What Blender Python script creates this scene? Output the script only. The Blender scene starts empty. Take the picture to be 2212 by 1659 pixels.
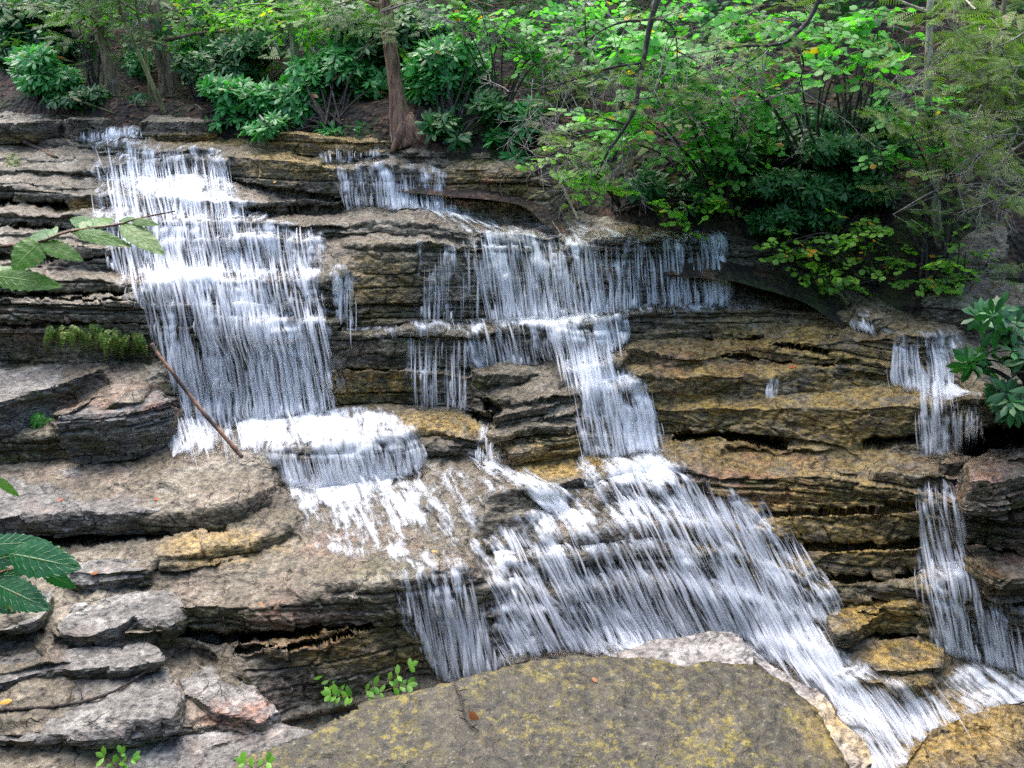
import bpy, bmesh, math, numpy as np
from mathutils import Vector
rng = np.random.default_rng(11)
S = bpy.context.scene
COL = S.collection
R = math.radians
# ---------------------------------------------------------------- camera model
WP, HP, FP, PITCH, CZ = 2212.0, 1659.0, 1915.0, R(19.5), 5.0
CP, SP = math.cos(PITCH), math.sin(PITCH)
def ray(u, v):
    xu = (np.asarray(u, float) - WP/2)/FP; yu = -(np.asarray(v, float) - HP/2)/FP
    dy = CP + yu*SP; dz = -SP + yu*CP
    return xu/dy, dz/dy
def at(u, v, Y):
    a, b = ray(u, v)
    return np.stack([a*Y, np.broadcast_to(Y, np.shape(a))*1.0, CZ + b*Y], -1)
def proj(P):
    P = np.asarray(P, float); x = P[..., 0]; y = P[..., 1]; z = P[..., 2]-CZ
    f = y*CP - z*SP; up = y*SP + z*CP
    return WP/2 + FP*x/f, HP/2 - FP*up/f
cam = bpy.data.cameras.new('camera'); cam_o = bpy.data.objects.new('camera', cam); COL.objects.link(cam_o)
cam_o.location = (0, 0, CZ); cam_o.rotation_euler = (R(90)-PITCH, 0, 0)
cam.sensor_fit = 'HORIZONTAL'; cam.sensor_width = 36; cam.lens = 36*FP/WP
cam.clip_end = 500; cam.clip_start = 0.05
S.camera = cam_o
# ---------------------------------------------------------------- noise
def h3(ix, iy, iz, seed=0):
    n = (ix.astype(np.int64)*374761393 + iy.astype(np.int64)*668265263 + iz.astype(np.int64)*1274126177 + seed*974634777) & 0xffffffff
    n = ((n ^ (n >> 13))*1274126177) & 0xffffffff
    n = ((n ^ (n >> 16))*2246822519) & 0xffffffff
    n = n ^ (n >> 15)
    return (n & 0xffffff)/float(0xffffff)
def vn(p, seed=0):
    i = np.floor(p).astype(np.int64); f = p - i; f = f*f*f*(f*(f*6-15)+10)
    x, y, z = i[:, 0], i[:, 1], i[:, 2]; fx, fy, fz = f[:, 0], f[:, 1], f[:, 2]
    def L(a, b, t): return a+(b-a)*t
    c = [[[h3(x+a, y+b, z+d, seed) for d in (0, 1)] for b in (0, 1)] for a in (0, 1)]
    return L(L(L(c[0][0][0], c[1][0][0], fx), L(c[0][1][0], c[1][1][0], fx), fy),
             L(L(c[0][0][1], c[1][0][1], fx), L(c[0][1][1], c[1][1][1], fx), fy), fz)*2-1
def fbm(p, sc, octv=4, seed=0, gain=.5):
    sc = np.asarray(sc, float); o = np.zeros(len(p)); a = 1.0; q = np.asarray(p)*sc
    for k in range(octv):
        o += a*vn(q + 17.3*k, seed+k*7); q = q*2.03; a *= gain
    return o
def n1(x, sc, seed=0, octv=3):
    x = np.atleast_1d(np.asarray(x, float))
    return fbm(np.stack([x, np.zeros_like(x)+seed*3.7, np.zeros_like(x)], -1), (sc, 1, 1), octv, seed)
def ss(a, b, x):
    t = np.clip((x-a)/(b-a), 0, 1); return t*t*(3-2*t)
# ---------------------------------------------------------------- mesh helpers
def mesh(name, V, F, mat=None, parent=None, attrs=None, smooth=False, corner_uv=None, face_mat=None):
    V = np.asarray(V, np.float32).reshape(-1, 3)
    Fl = F if isinstance(F, list) else [F]
    Fl = [np.asarray(f, np.int32) for f in Fl if len(f)]
    me = bpy.data.meshes.new(name)
    me.vertices.add(len(V)); me.vertices.foreach_set('co', V.ravel())
    loops = np.concatenate([f.ravel() for f in Fl]); tot = np.concatenate([np.full(len(f), f.shape[1], np.int32) for f in Fl])
    st = np.concatenate([[0], np.cumsum(tot)[:-1]]).astype(np.int32)
    me.loops.add(len(loops)); me.loops.foreach_set('vertex_index', loops)
    me.polygons.add(len(tot)); me.polygons.foreach_set('loop_start', st); me.polygons.foreach_set('loop_total', tot)
    if smooth: me.polygons.foreach_set('use_smooth', np.ones(len(tot), bool))
    me.update(calc_edges=True)
    for k, a in (attrs or {}).items():
        a = np.asarray(a, np.float32)
        if a.ndim == 2:
            at_ = me.attributes.new(k, 'FLOAT_VECTOR', 'POINT'); at_.data.foreach_set('vector', a.ravel())
        else:
            at_ = me.attributes.new(k, 'FLOAT', 'POINT'); at_.data.foreach_set('value', a)
    if mat is not None:
        for m_ in (mat if isinstance(mat, list) else [mat]): me.materials.append(m_)
    o = bpy.data.objects.new(name, me); COL.objects.link(o)
    if parent is not None: o.parent = parent; 
    return o
def recenter(o, base=None):
    me = o.data; n = len(me.vertices); co = np.empty(n*3, np.float32); me.vertices.foreach_get('co', co); co = co.reshape(-1, 3)
    c = np.asarray(base if base is not None else [co[:, 0].mean(), co[:, 1].mean(), co[:, 2].min()], np.float32)
    me.vertices.foreach_set('co', (co-c).ravel()); me.update(); o.location = [float(q) for q in c]
def tag(o, label=None, cat=None, group=None, kind=None):
    if label: o['label'] = label
    if cat: o['category'] = cat
    if group: o['group'] = group
    if kind: o['kind'] = kind
    return o
def empty(name, loc, label, cat, group=None):
    o = bpy.data.objects.new(name, None); COL.objects.link(o); o.location = [float(q) for q in loc]; o.empty_display_size = .1
    return tag(o, label, cat, group)
def child(o, root):
    # geometry of o is in world space: move it into root's space and parent it
    me = o.data; n = len(me.vertices); co = np.empty(n*3, np.float32); me.vertices.foreach_get('co', co)
    co = co.reshape(-1, 3) - np.asarray(root.location, np.float32); me.vertices.foreach_set('co', co.ravel()); me.update()
    o.parent = root; return o
def tube(pts, rad, ns=8, cap=True, rough=0, seed=0):
    pts = np.asarray(pts, float); n = len(pts); rad = np.broadcast_to(np.asarray(rad, float), (n,))
    t = np.gradient(pts, axis=0); t /= np.linalg.norm(t, axis=1, keepdims=True)+1e-9
    ref = np.array([0, 0, 1.0]) if abs(t[0, 2]) < .9 else np.array([0, 1.0, 0])
    V = []
    for i in range(n):
        s = np.cross(t[i], ref); s /= np.linalg.norm(s)+1e-9; q = np.cross(s, t[i])
        ang = np.arange(ns)*2*math.pi/ns
        V.append(pts[i] + rad[i]*(np.cos(ang)[:, None]*s + np.sin(ang)[:, None]*q))
    V = np.concatenate(V)
    if rough:
        c = np.repeat(pts, ns, 0); d = V-c
        V = c + d*(1+rough*fbm(V, (9, 9, 1.6), 3, seed))[:, None]
    k = np.arange(n-1)[:, None]*ns; j = np.arange(ns)[None]; j2 = (j+1) % ns
    F = np.stack([k+j, k+j2, k+ns+j2, k+ns+j], -1).reshape(-1, 4)
    Fs = [F]
    if cap:
        V = np.concatenate([V, pts[:1], pts[-1:]]); a = n*ns; jj = np.arange(ns); 
        Fs.append(np.concatenate([np.stack([np.full(ns, a), (jj+1) % ns, jj], -1), np.stack([np.full(ns, a+1), (n-1)*ns+jj, (n-1)*ns+(jj+1) % ns], -1)]))
    return V, Fs
class MB:
    def __init__(s): s.V = []; s.F = {}; s.n = 0; s.A = {}
    def add(s, V, Fs, **at_):
        V = np.asarray(V, float).reshape(-1, 3)
        for f in (Fs if isinstance(Fs, list) else [Fs]):
            f = np.asarray(f)
            if len(f): s.F.setdefault(f.shape[1], []).append(f+s.n)
        s.V.append(V); s.n += len(V)
        for k, a in at_.items(): s.A.setdefault(k, []).append(np.broadcast_to(np.asarray(a, float), (len(V),)))
    def build(s, name, mat, smooth=False):
        return mesh(name, np.concatenate(s.V), [np.concatenate(f) for f in s.F.values()], mat, smooth=smooth, attrs={k: np.concatenate(a) for k, a in s.A.items()})
def resample(pts, step):
    pts = np.asarray(pts, float); d = np.r_[0, np.cumsum(np.linalg.norm(np.diff(pts, axis=0), axis=1))]
    n = max(2, int(round(d[-1]/step))+1); t = np.linspace(0, d[-1], n)
    return np.stack([np.interp(t, d, pts[:, k]) for k in range(pts.shape[1])], -1)
def smoothline(pts, n=24):
    # Catmull-Rom through pts
    p = np.asarray(pts, float)
    if len(p) < 3: return resample(p, np.linalg.norm(p[-1]-p[0])/n)
    q = np.concatenate([[2*p[0]-p[1]], p, [2*p[-1]-p[-2]]]); out = []
    m = max(2, n//(len(p)-1))
    for i in range(len(p)-1):
        t = np.linspace(0, 1, m, endpoint=False)[:, None]; a, b, c, d = q[i:i+4]
        out.append(.5*((2*b)+(-a+c)*t+(2*a-5*b+4*c-d)*t**2+(-a+3*b-3*c+d)*t**3))
    return np.concatenate(out+[p[-1:]])
def inpoly(x, y, poly):
    poly = np.asarray(poly, float); x = np.asarray(x); r = np.zeros(x.shape, bool); n = len(poly); j = n-1
    for i in range(n):
        xi, yi = poly[i]; xj, yj = poly[j]
        with np.errstate(divide='ignore', invalid='ignore'):
            c = ((yi > y) != (yj > y)) & (x < (xj-xi)*(y-yi)/(yj-yi+1e-12)+xi)
        r ^= c; j = i
    return r
# ---------------------------------------------------------------- node helper
class NT:
    def __init__(s, name):
        s.m = bpy.data.materials.new(name); s.m.use_nodes = True; s.t = s.m.node_tree; s.t.nodes.clear()
        s.out = s.t.nodes.new('ShaderNodeOutputMaterial')
    def n(s, typ, ins=None, **kw):
        nd = s.t.nodes.new('ShaderNode'+typ)
        for k, v in kw.items(): setattr(nd, k, v)
        for k, v in (ins or {}).items(): s.put(nd.inputs[k], v)
        return nd
    def put(s, sock, v):
        if isinstance(v, bpy.types.NodeSocket): s.t.links.new(v, sock)
        elif isinstance(v, bpy.types.Node): s.t.links.new(v.outputs[0], sock)
        else:
            if isinstance(v, (tuple, list)) and len(v) == 3 and sock.type == 'RGBA': v = (*v, 1)
            sock.default_value = v
    def math(s, op, a, b=0.0, clamp=False): return s.n('Math', {0: a, 1: b}, operation=op, use_clamp=clamp).outputs[0]
    def mix(s, f, a, b, blend='MIX'):
        nd = s.n('Mix', data_type='RGBA', blend_type=blend); s.put(nd.inputs[0], f); s.put(nd.inputs[6], a); s.put(nd.inputs[7], b); return nd.outputs[2]
    def step(s, x, a, b, c=0.0, d=1.0):
        return s.n('MapRange', {0: x, 1: a, 2: b, 3: c, 4: d}, interpolation_type='SMOOTHSTEP').outputs[0]
    def noise(s, vec, sc, det=4, rough=.55, dist=0.0): return s.n('TexNoise', {'Vector': vec, 'Scale': sc, 'Detail': det, 'Roughness': rough, 'Distortion': dist}).outputs[0]
    def attr(s, nm): return s.n('Attribute', attribute_name=nm).outputs['Fac']
    def map(s, vec, scale): return s.n('Mapping', {'Vector': vec, 'Scale': scale}).outputs[0]
    def ramp(s, x, stops):
        nd = s.n('ValToRGB'); s.put(nd.inputs[0], x); e = nd.color_ramp.elements
        while len(e) < len(stops): e.new(.5)
        for el, (p, c) in zip(e, stops): el.position = p; el.color = (*c, 1)
        return nd.outputs[0]
# ---------------------------------------------------------------- bedrock: every ledge face traced as (x, lip y, foot y); the rest is tread
RIS = [
 # dry ledges at the left
 [(-400,296,302),(110,297,303),(215,309,319)],
 [(20,306,318),(70,310,320),(215,318,330)],
 [(-400,340,346),(0,341,349),(120,343,350),(200,346,352)],
 [(-400,360,372),(40,362,374),(130,364,376),(206,366,378)],
 [(-400,392,398),(0,391,398),(210,399,405)],
 [(-400,406,445),(0,405,443),(60,405,440),(150,410,440),(222,420,442)],
 [(-400,462,490),(0,462,490),(100,465,490),(180,470,496),(240,480,505)],
 [(-400,500,512),(0,500,512),(120,503,513),(220,506,516)],
 [(-400,528,560),(0,530,560),(140,531,562),(270,532,556)],
 [(0,566,574),(90,566,574)],
 [(95,554,586),(220,556,588),(290,560,588)],
 [(-400,604,634),(0,605,634),(100,601,632),(180,604,630),(290,610,630)],
 [(-400,638,792),(0,638,792),(100,645,788),(300,655,786),(332,660,800)],
 # main cascade, from the top down
 [(-400,277,294),(110,277,294),(170,279,296)],
 [(180,279,305),(250,278,308),(320,283,307)],
 [(330,280,292),(440,284,300),(600,292,306),(680,300,312)],
 [(212,318,336),(300,322,346),(440,325,346),(470,327,343)],
 [(200,358,382),(240,352,388),(330,352,389),(490,348,392)],
 [(490,338,392),(600,340,402),(680,346,414),(738,354,426)],
 [(208,418,450),(300,420,453),(400,425,452),(520,430,454),(640,424,446),(745,428,450)],
 [(520,392,402),(640,404,414),(735,420,428)],
 [(215,478,512),(350,474,517),(500,478,513),(640,486,512),(760,488,502),(860,488,500),(1000,492,508)],
 [(640,500,514),(740,500,512),(900,503,516),(1010,506,520)],
 [(225,530,584),(350,524,580),(500,524,592),(700,520,590)],
 [(285,618,655),(400,612,664),(560,614,668),(700,604,640),(738,590,640)],
 [(300,664,690),(420,672,694),(540,676,696),(710,648,690),(738,648,690)],
 [(318,676,905),(400,690,920),(550,706,910),(700,698,895),(742,700,890)],
 [(566,984,1050),(620,970,1060),(740,964,1050),(860,953,1036),(905,934,1022),(915,932,1018)],
 # upper centre
 [(690,316,345),(760,318,347),(845,322,346)],
 [(740,358,450),(800,360,458),(880,366,458),(960,376,456)],
 [(960,374,456),(1040,372,464),(1100,378,470),(1180,386,476),(1280,396,482)],
 [(860,322,352),(960,332,362),(1060,336,366),(1140,350,372)],
 # centre wall
 [(742,527,712),(800,529,710),(900,529,706),(1000,522,696),(1030,506,694)],
 [(1002,488,520),(1080,494,524),(1160,498,524),(1230,502,526)],
 [(1030,526,692),(1120,528,690),(1220,530,687),(1300,506,680)],
 [(1300,505,566),(1400,506,570),(1480,507,574),(1560,508,578)],
 [(1300,574,679),(1400,580,668),(1480,584,664),(1560,586,660)],
 [(1560,510,660),(1650,520,655),(1750,545,662),(1800,575,660),(1850,600,668)],
 # second step
 [(715,726,800),(760,725,802),(860,720,802),(950,716,802),(1020,712,802)],
 [(715,806,888),(800,806,888),(900,806,886),(1010,806,884),(1060,806,880)],
 [(1020,712,792),(1130,704,786),(1230,704,786)],
 [(1230,704,796),(1300,694,778),(1360,680,742),(1420,678,718)],
 [(1420,674,718),(1580,670,716),(1680,670,706),(1760,672,700),(1850,678,720),(1930,684,716)],
 [(1210,800,832),(1260,806,836),(1320,800,836),(1360,796,826)],
 [(1060,862,886),(1100,858,884),(1250,848,880)],
 [(1050,905,926),(1250,890,930)], [(1060,940,960),(1250,936,962)], [(1070,966,984),(1160,966,984),(1250,966,984)],
 [(1240,846,975),(1290,842,980),(1340,838,982),(1420,842,974)],
 [(905,934,948),(1000,938,952),(1040,940,956)], [(905,958,984),(960,962,984),(1046,958,986)],
 # right ledges
 [(1380,722,744),(1420,724,740),(1560,720,734),(1640,716,732)],
 [(1345,764,800),(1400,765,802),(1470,768,800),(1560,770,776)],
 [(1560,752,782),(1690,746,792),(1800,734,788),(1930,726,774)],
 [(1370,816,880),(1456,814,882),(1560,814,868),(1660,812,872),(1705,806,858),(1810,788,852),(1926,768,832)],
 [(1920,726,834),(2000,724,838),(2080,722,832)],
 [(1400,888,950),(1456,886,946),(1560,888,958),(1690,884,968),(1800,882,966),(1900,878,962),(1980,868,970),(2110,860,962),(2300,860,962)],
 [(1560,965,985),(1640,968,985),(1760,970,984),(1860,966,982)],
 [(1440,1010,1050),(1560,1030,1070),(1650,1024,1078),(1760,1020,1075),(1900,1012,1072),(2050,1024,1060)],
 [(1640,1080,1100),(1750,1078,1098),(1850,1076,1094),(1990,1066,1090)],
 [(1670,1108,1178),(1760,1108,1176),(1850,1104,1172),(1996,1098,1172)],
 [(1745,1186,1246),(1860,1182,1244),(1996,1182,1234)],
 [(1790,1258,1302),(1900,1258,1298),(1998,1258,1292)],
 [(1800,1330,1372),(1910,1308,1368),(1980,1322,1374)],
 [(1996,1042,1224),(2080,1036,1228)],
 [(1996,1252,1392),(2100,1262,1424),(2212,1330,1456),(2560,1420,1560)],
 [(2080,1000,1090),(2200,985,1080),(2560,985,1080)], [(2080,1100,1180),(2212,1090,1180),(2560,1090,1180)], [(2080,1190,1250),(2212,1186,1300),(2560,1186,1330)],
 # lower broad cascade
 [(1296,1062,1100),(1440,1050,1096),(1560,1058,1106),(1640,1084,1150)],
 [(1200,1030,1052),(1300,1024,1046),(1400,1010,1030)],
 [(1045,1086,1132),(1140,1060,1112),(1236,1064,1112)],
 [(1046,1128,1166),(1110,1124,1166),(1166,1116,1160)],
 [(1056,1172,1196),(1200,1166,1192),(1300,1158,1192),(1400,1138,1172),(1560,1128,1172),(1700,1148,1214)],
 [(1080,1216,1256),(1250,1214,1262),(1400,1184,1234),(1550,1188,1254),(1700,1222,1294),(1790,1266,1326)],
 [(1050,1262,1302),(1200,1276,1314),(1350,1258,1312),(1500,1276,1342),(1650,1296,1366),(1790,1340,1372)],
 [(1070,1318,1352),(1200,1322,1374),(1350,1322,1362),(1500,1346,1384),(1600,1350,1384)],
 [(1060,1362,1412),(1200,1364,1412),(1270,1366,1410)],
 [(1640,1380,1410),(1740,1392,1440),(1830,1404,1450)],
 [(1740,1450,1500),(1830,1462,1520),(1930,1478,1545),(2030,1470,1540)],
 [(1760,1545,1590),(1860,1556,1620),(1930,1580,1625)],
 # front left
 [(375,1292,1350),(420,1296,1352),(500,1302,1372),(600,1298,1370),(700,1276,1352),(855,1256,1342)],
 [(845,1250,1442),(900,1238,1455),(1000,1222,1465),(1040,1240,1462),(1080,1416,1470)],
 [(505,1398,1560),(600,1400,1555),(700,1392,1540),(800,1352,1530),(870,1346,1520)],
 [(1000,1470,1530),(1100,1440,1500),(1250,1420,1480)],
 [(-400,1120,1160),(0,1120,1160),(300,1115,1152),(480,1110,1150),(560,1082,1115),(604,1045,1100)],
 [(-400,872,948),(0,862,945),(80,838,905),(160,815,868),(238,795,838)],
 [(110,900,1000),(200,895,992),(300,880,988),(380,858,980)],
 [(-400,948,1005),(0,948,1005),(110,948,1002)],
 [(330,1212,1240),(430,1202,1230),(560,1175,1200),(640,1128,1160)],
 [(140,1242,1270),(240,1240,1272),(330,1232,1262)],
 [(-400,1358,1410),(0,1352,1405),(90,1320,1370)],
 [(120,1368,1396),(250,1358,1392),(400,1346,1400),(470,1370,1420)],
 [(-400,1478,1500),(0,1470,1492),(110,1442,1466),(345,1420,1440)],
 [(-400,1590,1620),(100,1594,1620),(380,1565,1600),(560,1562,1610),(620,1540,1590)],
]
EDGE = np.array([(-500,268),(0,272),(150,274),(330,278),(450,283),(600,290),(700,306),(780,314),(850,320),(960,330),(1060,338),(1140,352),(1180,392),(1230,424),(1280,448),(1340,474),(1450,490),(1600,506),(1660,520),(1750,545),(1800,576),(1850,604),(1900,640),(1960,668),(2060,684),(2110,700),(2212,705),(2720,705)], float)
def edge_v(u): return np.interp(u, EDGE[:, 0], EDGE[:, 1])
G = 4.0
ux = np.arange(-300, 2520+1, G); vy = np.arange(258, 1840+1, G)
C_, R_ = len(ux), len(vy)
frac = np.zeros((R_-1, C_))
for k, rs in enumerate(RIS):
    r = np.array(rs, float)
    m = (ux >= r[0, 0]) & (ux <= r[-1, 0])
    if not m.any(): continue
    top = np.interp(ux[m], r[:, 0], r[:, 1]); bot = np.interp(ux[m], r[:, 0], r[:, 2])
    hgt = bot-top; jit = np.minimum(hgt*.22, 6)
    xw = ux[m]+9*n1(ux[m], 1/40., k+77); sg1 = np.floor(xw/47.+k*.37); sg2 = np.floor(xw/19.+k*.71); z0_ = sg1*0
    blk = (h3(sg1, z0_+k, z0_)-.5)*1.7+(h3(sg2, z0_+k, z0_+3)-.5)*.7
    top = top + jit*(.35*n1(ux[m], 1/24., k+1)+.8*blk); bot = bot + jit*(.4*n1(ux[m], 1/22., k+200)+.5*blk)
    ov = np.clip(np.minimum(vy[1:, None], bot[None]) - np.maximum(vy[:-1, None], top[None]), 0, None)/G
    frac[:, m] = np.maximum(frac[:, m], ov)
frac = np.clip(frac, 0, 1)
_, bb = ray(np.full(R_, 1106.), vy)
st = np.interp(vy, [258, 330, 450, 700, 1000, 1840], [.16, .13, .10, .08, .10, .10])
sm_ = (st[1:]+st[:-1])/2; gT = -(np.log(np.abs(bb[1:]-sm_))-np.log(np.abs(bb[:-1]-sm_)))
lean = .12
gR = -np.diff(np.log(1-lean*bb))
gv = frac*gR[:, None] + (1-frac)*gT[:, None]
gh = np.zeros((R_, C_-1))
def solve(gv, gh, wv, wh, w, iters):
    def A(x):
        o = np.zeros_like(x); d = wv*(x[1:]-x[:-1]); o[1:] += d; o[:-1] -= d
        e = wh*(x[:, 1:]-x[:, :-1]); o[:, 1:] += e; o[:, :-1] -= e
        return o
    b = np.zeros_like(w); d = wv*gv; b[1:] += d; b[:-1] -= d; e = wh*gh; b[:, 1:] += e; b[:, :-1] -= e
    r = b-A(w); p = r.copy(); rs = (r*r).sum()
    for _ in range(iters):
        Ap = A(p); al = rs/((p*Ap).sum()+1e-30); w = w+al*p; r = r-al*Ap; rn = (r*r).sum()
        if rn < 1e-12: break
        p = r+rn/rs*p; rs = rn
    return w
def coarse(gv, gh, s):
    R2 = np.arange(0, R_, s); C2 = np.arange(0, C_, s)
    cv = np.r_[np.zeros((1, C_)), np.cumsum(gv, 0)]; ch = np.c_[np.zeros((R_, 1)), np.cumsum(gh, 1)]
    return np.diff(cv[R2][:, C2], axis=0), np.diff(ch[R2][:, C2], axis=1), R2, C2
def up(w, R2, C2, R3, C3):
    t = np.stack([np.interp(C3, C2, row) for row in w]); return np.stack([np.interp(R3, R2, t[:, i]) for i in range(t.shape[1])], 1)
w = None; pr = None
for s in (16, 8, 4, 2, 1):
    a_, b_, R2, C2 = coarse(gv, gh, s)
    if w is None: w = np.zeros((len(R2), len(C2))); w[1:] += np.cumsum(a_, 0)
    else: w = up(w, *pr, R2, C2)
    wh = np.full(b_.shape, .35)
    for it in range(3 if s > 1 else 2):
        w = solve(a_, b_, np.ones_like(a_), wh, w, 260 if s > 1 else 120)
        wh = .35/(1+((w[:, 1:]-w[:, :-1])/(.012*s**.5))**2)+.01
    pr = (R2, C2)
w += math.log(5.3) - w[int((1440-258)/G), int((1150+300)/G)]
YW = np.exp(w)
def gridsample(A, u, v):
    fu = np.clip((np.asarray(u, float)-ux[0])/G, 0, C_-1.001); fv = np.clip((np.asarray(v, float)-vy[0])/G, 0, R_-1.001)
    i = fu.astype(int); j = fv.astype(int); a = fu-i; b = fv-j
    return (A[j, i]*(1-a)+A[j, i+1]*a)*(1-b)+(A[j+1, i]*(1-a)+A[j+1, i+1]*a)*b
def surfY(u, v): return gridsample(YW, u, v)
# undercuts: dark recesses below lips (polyline, width px, depth m)
CREV = [([(0,638),(100,640),(300,652)],7,.12),([(60,632),(180,634),(290,632)],8,.2),([(0,700),(150,697),(300,706)],5,.10),([(0,438),(60,436),(140,436)],14,.3),([(0,490),(110,490),(180,492)],7,.15),([(0,560),(140,561),(260,556)],7,.15),
 ([(715,803),(860,804),(1010,802)],6,.1),([(1456,950),(1540,945),(1600,952),(1680,966)],16,.35),([(1870,955),(1930,948),(1980,946)],12,.25),([(1670,782),(1740,786),(1800,790)],7,.2),([(1560,770),(1640,776)],5,.15),([(1680,748),(1730,756),(1790,764)],8,.2),
 ([(1050,868),(1080,890),(1050,900),(1020,890)],8,.25),([(0,1160),(250,1158),(480,1152)],14,.3),([(380,1356),(480,1374),(560,1370),(700,1354)],16,.35),([(520,1372),(640,1372),(860,1346)],10,.3),([(1690,1178),(1850,1176),(1996,1172)],8,.2),([(1760,1246),(1880,1244),(1990,1236)],7,.2),
 ([(2090,1085),(2150,1090),(2300,1120)],14,.4),([(2080,1180),(2150,1190),(2212,1210)],16,.5),([(2100,960),(2160,950),(2230,930)],30,.8),([(1800,1304),(1900,1300),(1990,1294)],8,.2),([(1640,1105),(1800,1102),(1990,1094)],5,.12),([(1800,1372),(1900,1374),(1975,1376)],8,.2),
 ([(1600,505),(1700,530),(1790,570)],12,.25),([(510,1402),(620,1402),(760,1370)],8,.2),([(1520,735),(1650,732)],5,.12),([(600,1555),(560,1520),(520,1470)],14,.3),
 ([(1850,604),(1960,650),(2100,690)],22,.6),([(520,452),(640,448),(745,450)],6,.12),([(500,394),(600,404),(735,428)],5,.12),([(735,715),(745,640),(738,600)],8,.15)]
ufine = np.arange(-290, 2505, 2.6); vfine = np.concatenate([np.arange(262, 420, 1.7), np.arange(420, 1000, 2.3), np.arange(1000, 1830, 2.7)])
UU, VV = np.meshgrid(ufine, vfine); nR, nC = UU.shape
YY = surfY(UU, VV)
def distline(u, v, pts):
    d = np.full(u.shape, 1e9); p = np.asarray(pts, float)
    for a, b in zip(p[:-1], p[1:]):
        ab = b-a; t = np.clip(((u-a[0])*ab[0]+(v-a[1])*ab[1])/(ab@ab), 0, 1)
        d = np.minimum(d, np.hypot(u-a[0]-t*ab[0], v-a[1]-t*ab[1]))
    return d
for pts, wd, dep in CREV:
    p = np.asarray(pts, float); m = (UU > p[:, 0].min()-60) & (UU < p[:, 0].max()+60) & (VV > p[:, 1].min()-60) & (VV < p[:, 1].max()+60)
    u_, v_ = UU[m], VV[m]
    wj = wd*(1+.6*n1(u_, 1/25., int(wd*7)+int(p[0, 0])))*.6
    YY[m] += dep*ss(1.0, .45, distline(u_, v_+3*n1(u_, 1/17., 5), pts)/np.maximum(wj, 1.5))
def grid_normals(P):
    du = np.zeros_like(P); dv = np.zeros_like(P)
    du[:, 1:-1] = P[:, 2:]-P[:, :-2]; du[:, 0] = P[:, 1]-P[:, 0]; du[:, -1] = P[:, -1]-P[:, -2]
    dv[1:-1] = P[2:]-P[:-2]; dv[0] = P[1]-P[0]; dv[-1] = P[-1]-P[-2]
    n = np.cross(dv, du); return n/(np.linalg.norm(n, axis=2, keepdims=True)+1e-12)
def blur(A, k):
    for _ in range(k):
        B = A.copy(); B[1:-1] = (A[:-2]+2*A[1:-1]+A[2:])/4; A = B.copy(); A[:, 1:-1] = (B[:, :-2]+2*B[:, 1:-1]+B[:, 2:])/4
    return A
PS = at(UU, VV, YY)                      # smooth bedrock surface
N0 = grid_normals(blur(PS, 3)); 
if N0[..., 2].mean() < 0: N0 = -N0
rz = 1-ss(.25, .75, N0[..., 2])          # 1 on ledge faces, 0 on treads
flat = PS.reshape(-1, 3); rf = rz.ravel()
# thin bedding: each bed is broken into blocks that stand out or sit back
def bedding(p, rf, bed=.085, amp=.085, seed=0):
    zb = p[:, 2] +   .018*fbm(p, (.8, .8, .3), 2, seed+3) + .005*fbm(p, (5, 5, 2), 2, seed+4)
    q = zb/bed + .6*np.sin(zb*9+seed); li = np.floor(q); fr = q-li
    wb = .28+.75*h3(li, li*0+3, li*0, seed); xx = p[:, 0]+.12*fbm(p, (3, 3, 6), 2, seed+9)
    bi = np.floor(xx/wb+7*h3(li, li*0+1, li*0, seed)); fb = xx/wb+7*h3(li, li*0+1, li*0, seed)-bi
    h = h3(li, bi, li*0+5, seed)
    groove = np.maximum(ss(.16, .02, fr), ss(.84, .98, fr))
    joint = np.maximum(ss(.03, .0, fb), ss(.97, 1., fb))*.7
    hb = h3(li, li*0+9, li*0, seed)
    return rf*(amp*(.6*h+.6*hb-.6) - .028*np.maximum(groove*ss(.6, .9, h3(li, li*0+2, li*0+8, seed))*1.3, joint))
def facet(p, cell, seed):
    q = p/np.asarray(cell); i = np.floor(q).astype(np.int64); best = np.full(len(p), 1e9); out = np.zeros(len(p))
    for a in (-1, 0, 1):
        for b in (-1, 0, 1):
            for c in (-1, 0, 1):
                x, y, z = i[:, 0]+a, i[:, 1]+b, i[:, 2]+c
                d = q-np.stack([x+h3(x, y, z, seed), y+h3(x, y, z, seed+1), z+h3(x, y, z, seed+2)], -1); r = (d*d).sum(1); m = r < best
                best[m] = r[m]; x, y, z, d = x[m], y[m], z[m], d[m]
                dr = np.stack([h3(x, y, z, seed+3), h3(x, y, z, seed+4), h3(x, y, z, seed+5)], -1)-.5
                out[m] = (d*dr).sum(1)+.35*(h3(x, y, z, seed+6)-.5)
    return out
def roughen(p, N, rf, seed=0, amp=1.0, terr=1.0):
    d_out = bedding(p, rf, .085, .022*amp, seed) + bedding(p, rf, .24, .10*amp, seed+31)
    iso = .013*fbm(p, (2.2, 2.2, 3), 3, seed+5) + amp*(.040*facet(p, (.26, .26, .14), seed+40) + .016*facet(p, (.09, .09, .05), seed+60)) + .008*np.abs(fbm(p, (8, 8, 12), 3, seed+6)) + .003*fbm(p, (28, 28, 34), 2, seed+8)
    t = fbm(p, (.9, 1.5, .5), 4, seed+12)*.06; q = t/.022; fl = np.floor(q); ter = (fl+ss(.70, 1., q-fl))*.022
    pit = -.006*np.maximum(0, fbm(p, (16, 16, 16), 2, seed+15)-.25)
    Nh = N.copy(); Nh[:, 2] *= .3; Nh /= np.linalg.norm(Nh, axis=1, keepdims=True)+1e-9
    d = Nh*(d_out*1.0)[:, None] + N*((iso+pit)*amp)[:, None]
    d[:, 2] += (1-rf)*ter*amp*terr
    return p+d
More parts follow.
